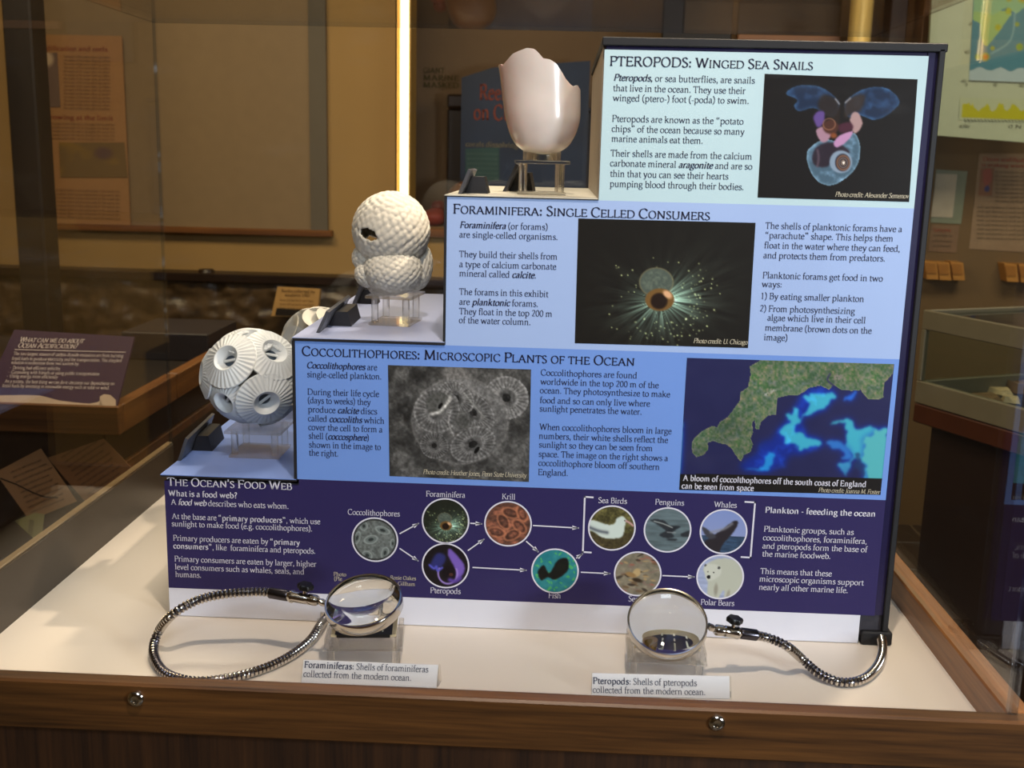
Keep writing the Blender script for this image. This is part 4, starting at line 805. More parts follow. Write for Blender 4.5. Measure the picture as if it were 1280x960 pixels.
obj('cabinet_panel', MB().bbox(XL-.01, XR+.008, YF-.006, YF+.02, FL, -.018, .002), M_OAKZ, t)
obj('cabinet_side', MB().bbox(XR-.012, XR+.008, YF+.02, YB, FL, -.018, .002), M_OAKZ, t); obj('cabinet_side', MB().bbox(XL-.01, XL+.01, YF+.02, YB, FL, -.018, .002), M_OAKZ, t)
for px in ((170, 873), (896, 903)):
    g = ony(*px, YF-.022); st = obj('rail_screw', MB().lathe([(.0085, 0), (.0085, .002), (.0072, .0035), (.0045, .0042), (.004, .0025), (0, .0022)], 24, frame(g+np.array([0, 0, 0]), (0, -1, 0))), M_CHROME, fr_, True)
# acrylic cover
VX0, VX1, VY0, VY1, VZ = XL+.002, XR-.002+.010, YF-.006, YB-.002, .80
t = thing('acrylic_cover', 'tall clear acrylic box cover standing on the table around the display', 'display cover', (.4, .1, .04))
e = .006
for n, b in (('front', (VX0+e, VX1-e, VY0, VY0+e, .0395, VZ-e)), ('back', (VX0+e, VX1-e, VY1-e, VY1, .0395, VZ-e)), ('left', (VX0, VX0+e, VY0, VY1, .083, VZ-e)), ('right', (VX1-e, VX1, VY0, VY1, .0395, VZ-e)), ('top', (VX0, VX1, VY0, VY1, VZ-e, VZ))):
    obj('pane', MB().box(*b), M_ACR, t)
M_EDGE = pane_mat('acrylic_edge', (.80, .84, .90), 1.5, .15, .45)
obj('edge_seam', MB().box(VX1-e-.003, VX1+.0006, VY0-.0006, VY0+e+.0006, .0395, VZ), M_EDGE, t)
obj('edge_seam', MB().box(VX0-.0006, VX0+.0035, VY1-.003, VY1+.0006, .083, VZ), M_EDGE, t)
obj('edge_seam', MB().box(VX0, VX1, VY1-.003, VY1+.0006, VZ-.006, VZ+.0006), M_EDGE, t)

# ------------------------------------------------------------------ the stepped display board
X3, X2, X1, W, XW = .1697, .3544, .5335, .90, .8825
ZB, Z4, Z3, Z2, Z1 = .0386, .1906, .3668, .5453, .716
DB = .46                                  # depth of the stepped stand, front to back
TR = .0075                                # dark foam thickness under each step sheet
E_ = .0035
M_EDGEB = mat('black_foam_edge', (.10, .095, .11), .6, var=.3, scale=60)
root = thing('stepped_display_board', 'four-tier stepped display stand printed with ocean plankton panels', 'display board', (.45, DB/2, 0))
XS = .911
for x0, x1, z0, z1, nm in ((0, XS, .01, Z4, 0), (X3, XS, Z4, Z3, 1), (X2, XS, Z3, Z2, 2), (X1, XS, Z2, Z1+.012, 3)):
    o = obj('tier_box', MB().bbox(x0+.001, x1, .0, DB, z0+(TR if False else 0), z1-TR, .001), M_NAVYF if nm == 3 else M_FOAM, root)
obj('side_board', MB().bbox(XS, XS+.007, -.006, DB, .018, Z1+.008, .001), M_BLACK, root)
obj('top_board', MB().bbox(X1-.003, XS+.009, -.006, DB, Z1+.0045, Z1+.014, .001), M_BLACK, root)
obj('left_cheek', MB().box(X1-.001, X1+.001, .004, DB, Z2, Z1+.004), mat('cheek_grey', (.62, .57, .52), .45), root)['label'] = 'pale inner side of the top tier'
Z4S, Z3S, Z2S = Z4+.0005, Z3+.0045, Z2+.0022
for x0, x1, z, zp, m in ((-.004, X3, Z4S, Z4-.003, M_STEP1), (X3-.003, X2, Z3S, Z3, M_STEP2), (X2-.003, X1, Z2S, Z2, M_STEP3)):
    obj('step_edge', MB().bbox(x0, x1-.0005, -.0060, DB, zp, z-.001, .0005), M_EDGEB, root)
    obj('step_sheet', MB().box(x0, x1-.001, -.0062, DB, z-.001, z), m, root)
obj('step_riser_edge', MB().box(X3-.0035, X3-.0005, -.0062, .004, Z4S, Z3), M_EDGEB, root); obj('step_riser_edge', MB().box(X2-.0030, X2-.0005, -.0062, .004, Z3S, Z2), M_EDGEB, root)
obj('foot', MB().bbox(XW+.003, XS+.013, -.008, .03, 0, .018, .002), M_BLACK, root)
obj('navy_side_strip', MB().box(W, XS, -.0012, 0, ZB, Z1+.004), M_NAVYF, root)
BP = Plane((0, -.0042, 0), (1, 0, 0), (0, 0, 1))
def panel(nm, x0, x1, z0, z1, m): return obj(nm, MB().box(x0, x1, -.004, 0, z0, z1), m, root)
P1 = panel('printed_panel', X1, W, Z2, Z1, M_P1); P1['label'] = 'pale aqua pteropod panel'
P2 = panel('printed_panel', X2, W, Z3, Z2, M_P2); P2['label'] = 'pale blue foraminifera panel'
P3 = panel('printed_panel', X3, W, Z4, Z3, M_P3); P3['label'] = 'mid blue coccolithophore panel'
P4 = obj('printed_panel', MB().box(0, X3+.002, -.004, 0, ZB, Z4-TR-.001).box(X3+.002, W, -.004, 0, ZB, Z4), M_P4, root); P4['label'] = 'navy food web panel'
P5 = obj('base_strip', MB().box(.0, XW, -.004, 0, .001, ZB), M_PW, root); P5['label'] = 'white strip under the navy panel'
K = {1: (740, 40, 2.909), 2: (540, 230, 2.), 3: (360, 420, 2.56), 4: (660, 430, 2.667), 5: (190, 580, 3.459), 6: (500, 590, 2.844), 7: (700, 600, 2.909)}
def c_(k, x, y): o = K[k]; return o[0]+x/o[2], o[1]+y/o[2]
def block(k, parent, m, rows, em, name='text_block', caps=False):
    T = Text(BP, .0003)
    for s, x, y, x1 in rows: px = c_(k, x, y); T.px(s, px[0], px[1], c_(k, x1, y)[0], em, caps)
    return T.make(name, m, parent)
def foto(k, parent, img, c, label): return picture('photo_print', img, [BP.P(*BP.st(*c_(k, *q)), .00015) for q in c], M_PIC, parent, label)
block(1, P1, M_INKT, [('PTEROPODS: Winged Sea Snails', 63, 122, 803)], 16.5, 'heading', True)
block(1, P1, M_INK, [('~Pteropods,~ or sea butterflies, are snails', 78, 176, 592), ('that live in the ocean. They use their', 76, 214, 558), ('winged (ptero-) foot (-poda) to swim.', 75, 250, 571)], 11.3)
block(1, P1, M_INK, [('Pteropods are known as the “potato', 72, 325, 551), ('chips” of the ocean because so many', 71, 362, 554), ('marine animals eat them.', 70, 398, 404)], 11.3)
block(1, P1, M_INK, [('Their shells are made from the calcium', 67, 451, 582), ('carbonate mineral ~aragonite~ and are so', 65, 487, 583), ('thin that you can see their hearts', 65, 525, 496), ('pumping blood through their bodies.', 64, 562, 552)], 11.3)
foto(1, P1, pic_pteropod(), ((628, 152), (1184, 172), (1153, 618), (602, 602)), 'dark photo of a winged sea snail')
block(1, P1, M_CINK, [('_Photo credit: Alexander Semenov_', 883, 598, 1150)], 8.2, 'photo_credit')
block(2, P2, M_INKT, [('Foraminifera: Single Celled Consumers', 52, 73, 695)], 16.5, 'heading', True)
block(2, P2, M_INK, [('~Foraminifera~ (or forams)', 69, 109, 290), ('are single-celled organisms.', 68, 133, 315)], 11)
block(2, P2, M_INK, [('They build their shells from', 68, 182, 314), ('a type of calcium carbonate', 68, 207, 311), ('mineral called ~calcite~.', 68, 230, 261)], 11)
block(2, P2, M_INK, [('The forams in this exhibit', 68, 276, 291), ('are ~planktonic~ forams.', 68, 301, 266), ('They float in the top 200 m', 68, 325, 301), ('of the water column.', 67, 347, 247)], 11)
foto(2, P2, pic_foram(), ((366, 86), (809, 97), (790, 410), (357, 398)), 'dark photo of a glowing foraminifer')
block(2, P2, M_CINK, [('_Photo credit: U. Chicago_', 653, 397, 788)], 8.2, 'photo_credit')
block(2, P2, M_INK, [('The shells of planktonic forams have a', 833, 111, 1175), ('“parachute” shape. This helps them', 832, 135, 1153), ('float in the water where they can feed,', 830, 160, 1170), ('and protects them from predators.', 828, 185, 1133)], 11)
block(2, P2, M_INK, [('Planktonic forams get food in two', 826, 235, 1127), ('ways:', 824, 257, 875), ('1) By eating smaller plankton', 821, 287, 1080), ('2) From photosynthesizing', 819, 318, 1057), ('algae which live in their cell', 838, 341, 1084), ('membrane (brown dots on the', 832, 366, 1099), ('image)', 829, 390, 889)], 11)
block(3, P3, M_INKT, [('Coccolithophores: Microscopic Plants of the Ocean', 44, 62, 1110)], 16.2, 'heading', True)
block(3, P3, M_INK, [('~Coccolithophores~ are', 60, 102, 286), ('single-celled plankton.', 61, 131, 300)], 10.6)
block(3, P3, M_INK, [('During their life cycle', 62, 187, 292), ('(days to weeks) they', 63, 214, 265), ('produce ~calcite~ discs', 64, 243, 286), ('called ~coccoliths~ which', 64, 272, 309), ('cover the cell to form a', 65, 300, 303), ('shell (~coccosphere~)', 66, 328, 260), ('shown in the image to', 67, 356, 298), ('the right.', 67, 382, 162)], 10.6)
foto(3, P3, pic_sem(), ((320, 93), (778, 107), (771, 467), (325, 448)), 'grey microscope photo of a coccosphere')
block(3, P3, M_CINK, [('_Photo credit: Heather Jones, Penn State University_', 432, 441, 762)], 8, 'photo_credit')
block(4, P3, M_INK, [('Coccolithophores are found', 42, 104, 364), ('worldwide in the top 200 m of the', 41, 134, 436), ('ocean. They photosynthesize to make', 39, 163, 474), ('food and so can only live where', 39, 196, 407), ('sunlight penetrates the water.', 38, 224, 380)], 10.6)
block(4, P3, M_INK, [('When coccolithophores bloom in large', 38, 285, 479), ('numbers, their white shells reflect the', 36, 315, 467), ('sunlight so they can be seen from', 36, 344, 416), ('space. The image on the right shows a', 35, 375, 467), ('coccolithophore bloom off southern', 34, 405, 439), ('England.', 33, 436, 134)], 10.6)
foto(4, P3, pic_sat(), ((530, 46), (1221, 67), (1175, 503), (504, 486)), 'satellite photo of turquoise bloom off a green coast')
block(4, P3, M_WINK, [('*A bloom of coccolthophores off the south coast of England*', 516, 455, 1128), ('*can be seen from space*', 512, 481, 753)], 10, 'photo_caption')
block(4, P3, M_CINK, [('_Photo credit: Joanna M. Foster_', 967, 493, 1172)], 7.6, 'photo_credit')
block(5, P4, M_WINK, [('The Ocean\'s Food Web', 67, 92, 606)], 14, 'heading', True)
block(5, P4, M_WINK, [('*What is a food web?*', 71, 137, 370), ('A ~food web~ describes who eats whom.', 82, 175, 592)], 10)
block(5, P4, M_WINK, [('At the base are *“primary producers”*, which use', 86, 236, 728), ('sunlight to make food (e.g. coccolithophores).', 85, 268, 694)], 9.6)
block(5, P4, M_WINK, [('Primary producers are eaten by *“primary*', 91, 330, 641), ('*consumers”*, like  foraminifera and pteropods.', 93, 364, 708)], 9.6)
block(5, P4, M_WINK, [('Primary consumers are eaten by larger, higher', 97, 420, 711), ('level consumers such as whales, seals, and', 99, 455, 659), ('humans.', 101, 487, 214)], 9.6)
block(7, P4, M_WINK, [('*Plankton - feeeding the ocean*', 745, 118, 1148)], 10, 'subheading')
block(7, P4, M_WINK, [('Planktonic groups, such as', 740, 187, 1068), ('coccolithophores, foraminifera,', 737, 218, 1116), ('and pteropods form the base of', 735, 248, 1117), ('the marine foodweb.', 734, 277, 984)], 9.8)
block(7, P4, M_WINK, [('This means that these', 728, 340, 988), ('microscopic organisms support', 724, 368, 1104), ('nearly all other marine life.', 722, 398, 1047)], 9.8)
for q_ in (('Photo', 785, 483, 840), ('Rosie Oakes', 1030, 498, 1142), ('(Ple', 787, 503, 822), ('Gillham', 1063, 524, 1138)): block(5, P4, M_CINK, [q_], 6.6, 'photo_credit')
block(5, P4, M_WINK, [('Coccolithophores', 846, 218, 1072)], 9.6, 'diagram_label')
for s, x, y, x1 in (('Foraminifera', 92, 86, 232), ('Krill', 362, 96, 410), ('Sea Birds', 704, 109, 807), ('Penguins', 906, 115, 1010), ('Whales', 1116, 124, 1197), ('Pteropods', 107, 429, 216), ('Fish', 527, 447, 572), ('Seals', 811, 459, 866), ('Polar Bears', 1068, 471, 1188)): block(6, P4, M_WINK, [(s, x, y, x1)], 9.6, 'diagram_label')
def disc(px, r_px, f, label):
    a, b = BP.st(*px); a2, _ = BP.st(px[0]+r_px, px[1]); r = (a2-a); mb = MB(); n = 48
    Pi = [BP.P(a+r*math.cos(q), b+r*math.sin(q), .0003) for q in np.arange(n)*2*math.pi/n]; Po = [BP.P(a+(r+.0019)*math.cos(q), b+(r+.0019)*math.sin(q), .0003) for q in np.arange(n)*2*math.pi/n]
    o = picture('food_web_photo', circ(62, f), [BP.P(a-r*1.02, b+r*1.02, .00015), BP.P(a+r*1.02, b+r*1.02, .00015), BP.P(a+r*1.02, b-r*1.02, .00015), BP.P(a-r*1.02, b-r*1.02, .00015)], M_PIC, P4, label, disc=True)
    obj('photo_ring', MB().add(Pi+Po, [(i, (i+1) % n, (i+1) % n+n, i+n) for i in range(n)]), M_WINK, P4, fix=False)
disc(c_(5, 964, 327), 27.3, c_cocco, 'round photo of a coccolithophore')
for x, y, f, l in ((162, 174, c_foram, 'round photo of a foraminifer'), (384, 184, c_krill, 'round photo of orange krill'), (753, 199, c_bird, 'round photo of a white sea bird'), (951, 206, c_peng, 'round photo of swimming penguins'), (1150, 212, c_whale, 'round photo of a breaching whale'), (162, 333, c_pter, 'round photo of a violet pteropod'), (551, 352, c_fish, 'round photo of a dark fish'), (845, 362, c_seal, 'round photo of seals on sand'), (1138, 373, c_polar, 'round photo of a polar bear')): disc(c_(6, x, y), 28.0, f, l)
def arrow(k, p, q, head=True):
    p, q = c_(k, *p), c_(k, *q); T = Text(BP, .0003); T.strip([p, q], .0016)
    if head:
        a, b = np.array(BP.st(*p)), np.array(BP.st(*q)); d = (b-a)/np.linalg.norm(b-a); n = np.array([-d[1], d[0]])
        T.mb.add([BP.P(*(b+d*.001), .0003), BP.P(*(b-d*.0075+n*.003), .0003), BP.P(*(b-d*.0075-n*.003), .0003)], [(0, 1, 2)])
    T.make('arrow', M_WINK, P4)
for a in (((1073, 300), (1152, 257)), ((1073, 366), (1150, 418))): arrow(5, *a)
for a in (((252, 182), (290, 184)), ((475, 190), (634, 199)), ((243, 278), (298, 239)), ((450, 247), (491, 283)), ((260, 339), (448, 349)), ((645, 356), (746, 361)), ((935, 368), (1045, 373)), ((628, 305), (648, 291))): arrow(6, *a)
for pts in (((685, 90), (657, 88), (650, 284), (678, 286)), ((1228, 106), (1262, 108), (1246, 304), (1214, 302))):
    T = Text(BP, .0003); T.strip([c_(6, *q) for q in pts], .0021).make('bracket', M_WINK, P4)

# ------------------------------------------------------------------ slanted label holders on the steps
def holder(p1, p2, p3, x, z, label, grp):
    """p1 near bottom corner, p2 near top corner, p3 far top corner, in the photograph; sheet stands on height z"""
    A_ = onz(*p1, z); B_ = ony(*p2, A_[1]+.004); C_ = onz(*p3, B_[2]); C_[0] = B_[0]+(C_[0]-B_[0])
    return holder3(A_, B_, C_, label, grp)
def holder3(A_, B_, C_, label, grp):
    t = thing('label_holder', label, 'label holder', A_, grp); L = C_-B_; up = B_-A_; n = np.cross(L, up); n /= np.linalg.norm(n)
    if n[0] > 0: n = -n
    obj('label_plate', MB().poly([A_, B_, C_, A_+L], -n*.004), M_HOLD, t)
    a = A_+L*.36; b = A_+L*.84; z0 = A_[2]; w_ = .026
    t1 = a+up*.68; t2 = b+up*.75; off = np.array([.0055, 0, 0])
    V = [a+off, t1+off, np.array([t1[0]+w_*.8, t1[1], t1[2]]), np.array([t1[0]+w_, t1[1], z0])]
    obj('wedge_block', MB().poly(V, b-a), M_WEDGE, t)
    return t
g = 'black slanted label holders on the steps'
def mk(x, y, z, dx, h, L, dlx, label): A_ = np.array([x, y, z]); holder3(A_, A_+np.array([dx, .0, h]), A_+np.array([dx, 0, h])+np.array([dlx, L, 0]), label, g)
A1 = onz(222, 576, Z4S); mk(A1[0], A1[1], Z4S, .011, .031, .145, -.010, 'black slanted label holder on lowest blue step beside the coccolith-covered ball')
A2 = onz(395, 416, Z3S); mk(A2[0], A2[1], Z3S, .013, .028, .165, -.004, 'grey slanted label holder on the lilac step, nearer of the two')
A3 = onz(441, 382, Z3S); mk(A3[0]-.002, A3[1], Z3S, .013, .032, .06, .0, 'grey slanted label holder on the lilac step, farther one behind the cream shell stand')
A4 = onz(572, 242.5, Z2S); mk(A4[0], max(A4[1], .03), Z2S, .012, .030, .10, .0, 'dark label holder on top grey step, leftmost'); 
A5 = np.array([A4[0]+.047, .17, Z2S]); mk(A5[0], A5[1], Z2S, .017, .037, .09, .006, 'dark label holder on top grey step, nearer the pearly shell')

# ------------------------------------------------------------------ acrylic stands
def stand(c, sx, sy, h, rot, label, top=1.12):
    t = thing('acrylic_stand', label, 'stand', c, 'clear acrylic riser stands'); ca, sa = math.cos(rot), math.sin(rot)
    M = lambda p: np.array([c[0]+p[0]*ca-p[1]*sa, c[1]+p[0]*sa+p[1]*ca, c[2]+p[2]])
    obj('base_plate', MB().bbox(-sx, sx, -sy, sy, 0.0005, .004, .0006, M), M_CLEAR, t)
    obj('top_plate', MB().bbox(-sx*top, sx*top, -sy*top, sy*top, h-.004, h, .0006, M), M_CLEAR, t)
    for i in (-1, 1):
        for j in (-1, 1): q = M((i*(sx-.007), j*(sy-.007), 0)); obj('leg', MB().tube([q+np.array([0, 0, .004]), q+np.array([0, 0, h-.004])], .0048, 16), M_CLEAR, t, True)
    return t
YP = .080; S3 = np.array([0, YP, Z2S]); S3[0] = ony(676, 240, YP)[0]
stand(S3, .030, .030, .042, .05, 'clear acrylic stand under the broken pearly shell on top step')
S2 = np.array([ony(494, 400, .13)[0], .135, Z3S]); stand(S2, .028, .034, .040, -.12, 'clear acrylic stand under the bumpy cream shell on lilac step')
S1 = np.array([ony(325, 560, .11)[0], .112, Z4S]); stand(S1, .034, .034, .038, .0, 'clear acrylic stand under the white ball of round plates on lowest step')

# ------------------------------------------------------------------ pearly broken pteropod shell
c = np.array([S3[0], YP, 0.]); zb = ony(677, 193, YP)[2]
t = thing('pteropod_shell_model', 'pearly white broken cup-shaped shell model with jagged rim', 'shell model', (c[0], c[1], Z2+.043))
k_ = (CAM[1]-YP)/-FPX*1.02                                   # metres per pixel at that depth
prof = [(0, 0), (10, .6), (20, 3), (30, 9), (36, 17), (41, 28), (44.4, 42), (45.8, 56), (46.6, 72), (47.6, 88), (49, 104), (50, 120), (50.5, 130)]
pr = crom([(a, b) for a, b in prof], 6)
edge = [(-52, 101), (-47, 102), (-44, 100), (-38, 105), (-30, 112), (-22, 115), (-13, 118), (-4, 117), (1, 112), (5, 107), (13, 106), (20, 102), (26, 94), (31, 86), (38, 79), (42, 78), (46, 80), (49, 76), (52, 74)]
ex = np.array([e_[0] for e_ in edge], float); ez = np.array([e_[1] for e_ in edge], float)
NA = 120; MS = 40; V = []; tilt = math.radians(-3)
for sgn in (0, 1):
    for i in range(MS+1):
        for j in range(NA):
            a = 2*math.pi*j/NA; cxn = math.cos(a)*50; top = np.interp(cxn, ex, ez)
            if math.sin(a) > 0: top = top-4-5*abs(math.sin(a))+2*math.sin(a*9)
            zz = top*(i/MS)**1.0; r = np.interp(zz, pr[:, 1], pr[:, 0]); r = np.interp(zz**.5, np.sqrt(np.maximum(pr[:, 1], 0)), pr[:, 0])
            if sgn: r = max(r-2.2, 0); zz = zz+(2.4 if i < MS*.6 else 0)*(1-i/(MS*.6) if i < MS*.6 else 0)
            lean = -.10*max(zz-40, 0)*.9
            V.append((c[0]+(r*math.cos(a)+lean)*k_, c[1]+r*math.sin(a)*k_*.92, zb+zz*k_))
F = []; n1 = (MS+1)*NA
for i in range(MS):
    for j in range(NA):
        q = (i*NA+j, i*NA+(j+1) % NA, (i+1)*NA+(j+1) % NA, (i+1)*NA+j); F += [q, tuple(n1+w_ for w_ in q[::-1])]
F += [(MS*NA+j, MS*NA+(j+1) % NA, n1+MS*NA+(j+1) % NA, n1+MS*NA+j) for j in range(NA)]
obj('shell_wall', MB().add(V, F), M_PEARL, t, 60)
obj('support_ring', MB().lathe([(.0235, Z2S+.0425), (.0235, zb+.006), (.019, zb+.006), (.019, Z2S+.0425)], 40, lambda p: p+np.array([c[0], c[1], 0]), closed=True), M_CLEAR, t, True)

# ------------------------------------------------------------------ bumpy foraminifer
def fib(n): i = np.arange(n)+.5; ph = np.arccos(1-2*i/n); th = math.pi*(1+5**.5)*i; return np.stack([np.cos(th)*np.sin(ph), np.sin(th)*np.sin(ph), np.cos(ph)], 1)
def ico(n=5):
    import bmesh
    bm = bmesh.new(); bmesh.ops.create_icosphere(bm, subdivisions=n, radius=1); V = np.array([v.co[:] for v in bm.verts]); F = [tuple(v.index for v in f.verts) for f in bm.faces]; bm.free(); V /= np.linalg.norm(V, axis=1)[:, None]; return V, F
ICO = ico(6)
def chamber(name, ctr, rad, parent, npts, amp, cut=None, thick=0, label=None, sq=(1, 1, 1)):
    V, F = ICO; C = fib(npts); C = C+np.random.default_rng(npts).normal(0, .32/math.sqrt(npts), C.shape)*1.; C /= np.linalg.norm(C, axis=1)[:, None]; D = V@C.T; m = D.max(1); ang = np.arccos(np.clip(m, -1, 1)); s0 = math.sqrt(4*math.pi/npts)*.5
    h = amp*np.sqrt(np.clip(1-(ang/(s0*1.25))**2, 0, 1)); jit = .02*fbm(V[:, 0]*2+5, V[:, 1]*2+V[:, 2]*1.7+5, npts % 50)
    R_ = (1+jit-.01)*rad+h; P = V*R_[:, None]*np.array(sq)+ctr
    if cut is not None:
        keep = ~cut(V); idx = -np.ones(len(V), int); idx[keep] = np.arange(keep.sum()); F2 = [tuple(idx[i] for i in f) for f in F if all(keep[i] for i in f)]
        P = P[keep]; Vk = V[keep]; mb = MB().add(P, F2); o = obj(name, mb, M_FORAM, parent, 'all')
        md = o.modifiers.new('shell', 'SOLIDIFY'); md.thickness = thick; md.offset = -1
    else: o = obj(name, MB().add(P, F), M_FORAM, parent, 'all')
    if label: o['label'] = label
    return o
Yf = .15; kf = abs((CAM[1]-Yf)/FPX)*1.02
t = thing('foraminifera_shell_model', 'cream bumpy foraminifera model of bubble chambers with dark opening', 'shell model', (S2[0], S2[1], Z3+.041))
def at(px, py, y=Yf): return ony(px, py, y)
up_c = at(489, 288)
def hole(V):
    x = V@RT; y = V@UP; return np.hypot((x+.50)/.25, (y+.22+.35*(x+.5))/.135)
def cutf(V): return hole(V) < .93            # arched opening, left; runs through the chamber
chamber('upper_chamber', up_c, .0500, t, 430, .0024, cutf, .003, 'largest domed chamber with an arched opening', (1, 1, 1))
chamber('chamber', at(491, 337, .138), .0375, t, 330, .0023, sq=(1, 1, .88)); chamber('chamber', at(518, 331, .172), .0265, t, 190, .0021, sq=(.9, .9, 1.28))
chamber('chamber', at(458, 322, .148), .0180, t, 110, .0019); chamber('chamber', at(461, 342, .140), .0175, t, 110, .0019); chamber('chamber', at(476, 352, .155), .0185, t, 110, .0019)

# ------------------------------------------------------------------ coccosphere of overlapping ribbed discs
def coccolith_mesh(name, a, R, flare=0.):
    NAn = 132; rings = [.0, .12, .19, .20, .21, .26, .33, .40, .45, .47, .50, .55, .62, .70, .78, .86, .93, .98, 1.0, 1.0, .97]; V = []; dz = []
    for q, r in enumerate(rings):
        for j in range(NAn):
            an = 2*math.pi*j/NAn; x = r*a; base = -(x*x)/(2*R)*.72
            if r < .20: h = -.0125
            elif r < .46: h = -.0085+.0125*((r-.20)/.25)**.8
            else: h = .0040*max(0, 1-(r-.46)/.5)**1.2
            if .5 < r < .985: h += .00055*(1 if (j % 4) < 2 else -1)
            if r > .2 and r < .21: h = -.009
            if q == 19: base -= .0022
            if q == 20: base -= .0026
            V.append((x*math.cos(an), x*math.sin(an), base+h))
    n = len(rings); F = [(i*NAn+j, i*NAn+(j+1) % NAn, (i+1)*NAn+(j+1) % NAn, (i+1)*NAn+j) for i in range(n-1) for j in range(NAn)]
    dark = [i < 3 for i in range(n-1) for j in range(NAn)]
    me = bpy.data.meshes.new(name); me.from_pydata(V, [], F); me.materials.append(M_COCCO); me.materials.append(M_COCDK)
    me.polygons.foreach_set('material_index', [int(d) for d in dark]); me.polygons.foreach_set('use_smooth', [True]*len(F)); me.set_sharp_from_angle(angle=math.radians(50)); me.update()
    mb = MB().bbox(-.0018, .0018, -.23*a, .23*a, -.0090, -.0062, .0006); mb2 = bpy.data.meshes.new('cross_bar'); mb2.from_pydata(mb.v, [], mb.f); mb2.materials.append(M_COCCO)
    return me, mb2
RC = .0625
def place_disc(parent, meshes, ctr, n, R, lift, spin, b):
    n = np.array(n, float); n /= np.linalg.norm(n); x = np.array([0, 0, 1.])-n*n[2]; x = x/np.linalg.norm(x) if np.linalg.norm(x) > 1e-3 else np.array([1., 0, 0]); y = np.cross(n, x); o = ctr+n*(R+lift)-b
    ca, sa = math.cos(spin), math.sin(spin); x2 = x*ca+y*sa; y2 = -x*sa+y*ca
    d = bpy.data.objects.new('coccolith', meshes[0]); COL.objects.link(d); d.parent = parent
    d.matrix_local = Matrix(((x2[0], y2[0], n[0], o[0]), (x2[1], y2[1], n[1], o[1]), (x2[2], y2[2], n[2], o[2]), (0, 0, 0, 1)))
    e_ = bpy.data.objects.new('cross_bar', meshes[1]); COL.objects.link(e_); e_.parent = d
    return d
CC = at(317, 472, .125); kc = abs((CAM[1]-.125)/FPX)*1.02
t = thing('coccosphere_model', 'white ball of overlapping ribbed round plates on acrylic stand, lowest step', 'shell model', (CC[0], CC[1], Z4+.039)); b = base_of(t)
V, F = ico(4); obj('cell_core', MB().add(V*(RC-.0155)+CC, F), M_COCCO, t, 'all')
big = coccolith_mesh('coccolith', .0385, RC); mid = coccolith_mesh('coccolith_small', .034, RC)
used = []
def from_px(px, py, Rn):
    dx, dy = (px-317)*kc/Rn, -(py-472)*kc/Rn; q = max(1-dx*dx-dy*dy, .0004); v = RT*dx+UP*dy-FW*math.sqrt(q); return v/np.linalg.norm(v)
for px, py, ms, lift, spin in ((298, 450, big, .0050, .3), (262, 467, mid, .0045, .3), (351, 441, big, .0030, -.3), (291, 503, mid, .0000, .9), (343, 502, big, .0030, .7), (266, 512, mid, -.004, 0), (318, 421, mid, .001, 0), (316, 532, mid, -.003, .2)):
    v = from_px(px, py, RC+.002); used.append(v); place_disc(t, ms, CC, v, RC, lift, spin, b)
r_ = np.random.default_rng(5)
for v in fib(26):
    if all(v@u < .80 for u in used): used.append(v); place_disc(t, mid, CC, v, RC, -.002+.004*r_.random(), r_.uniform(0, 3), b)
# second ball, with trumpet-shaped plates, on the far side
Y2 = .39; C2 = np.array([.112, Y2, ony(380, 430, Y2)[2]])
t = thing('trumpet_coccosphere_model', 'cream ball model with flared trumpet cups behind the lilac step', 'shell model', (C2[0], C2[1], Z4+.039)); b = base_of(t)
obj('cell_core', MB().add(ICO[0]*.026+C2, ICO[1]), M_FORAM, t, 'all')
trp = [(.006, 0), (.0065, .012), (.009, .020), (.015, .026), (.0225, .0295), (.0232, .0310), (.022, .0312), (.0145, .0282), (.008, .0235), (.004, .016), (0, .014)]
for v in list(fib(8))+[(-.8, -.45, .45), (-.15, .3, .95), (.5, -.3, .8)]:
    v = np.array(v, float); 
    obj('trumpet_cup', MB().lathe([(r*1.25, z*1.02) for r, z in trp], 28, frame(C2+v/np.linalg.norm(v)*.022, v, (.3, .2, .9))), M_FORAM, t, 50)
SB = np.array([C2[0], C2[1], Z4S]); stand(SB, .030, .026, max(.02, C2[2]-.056-Z4), 0, 'clear acrylic stand under the trumpet-cup ball, hidden behind the lilac step')

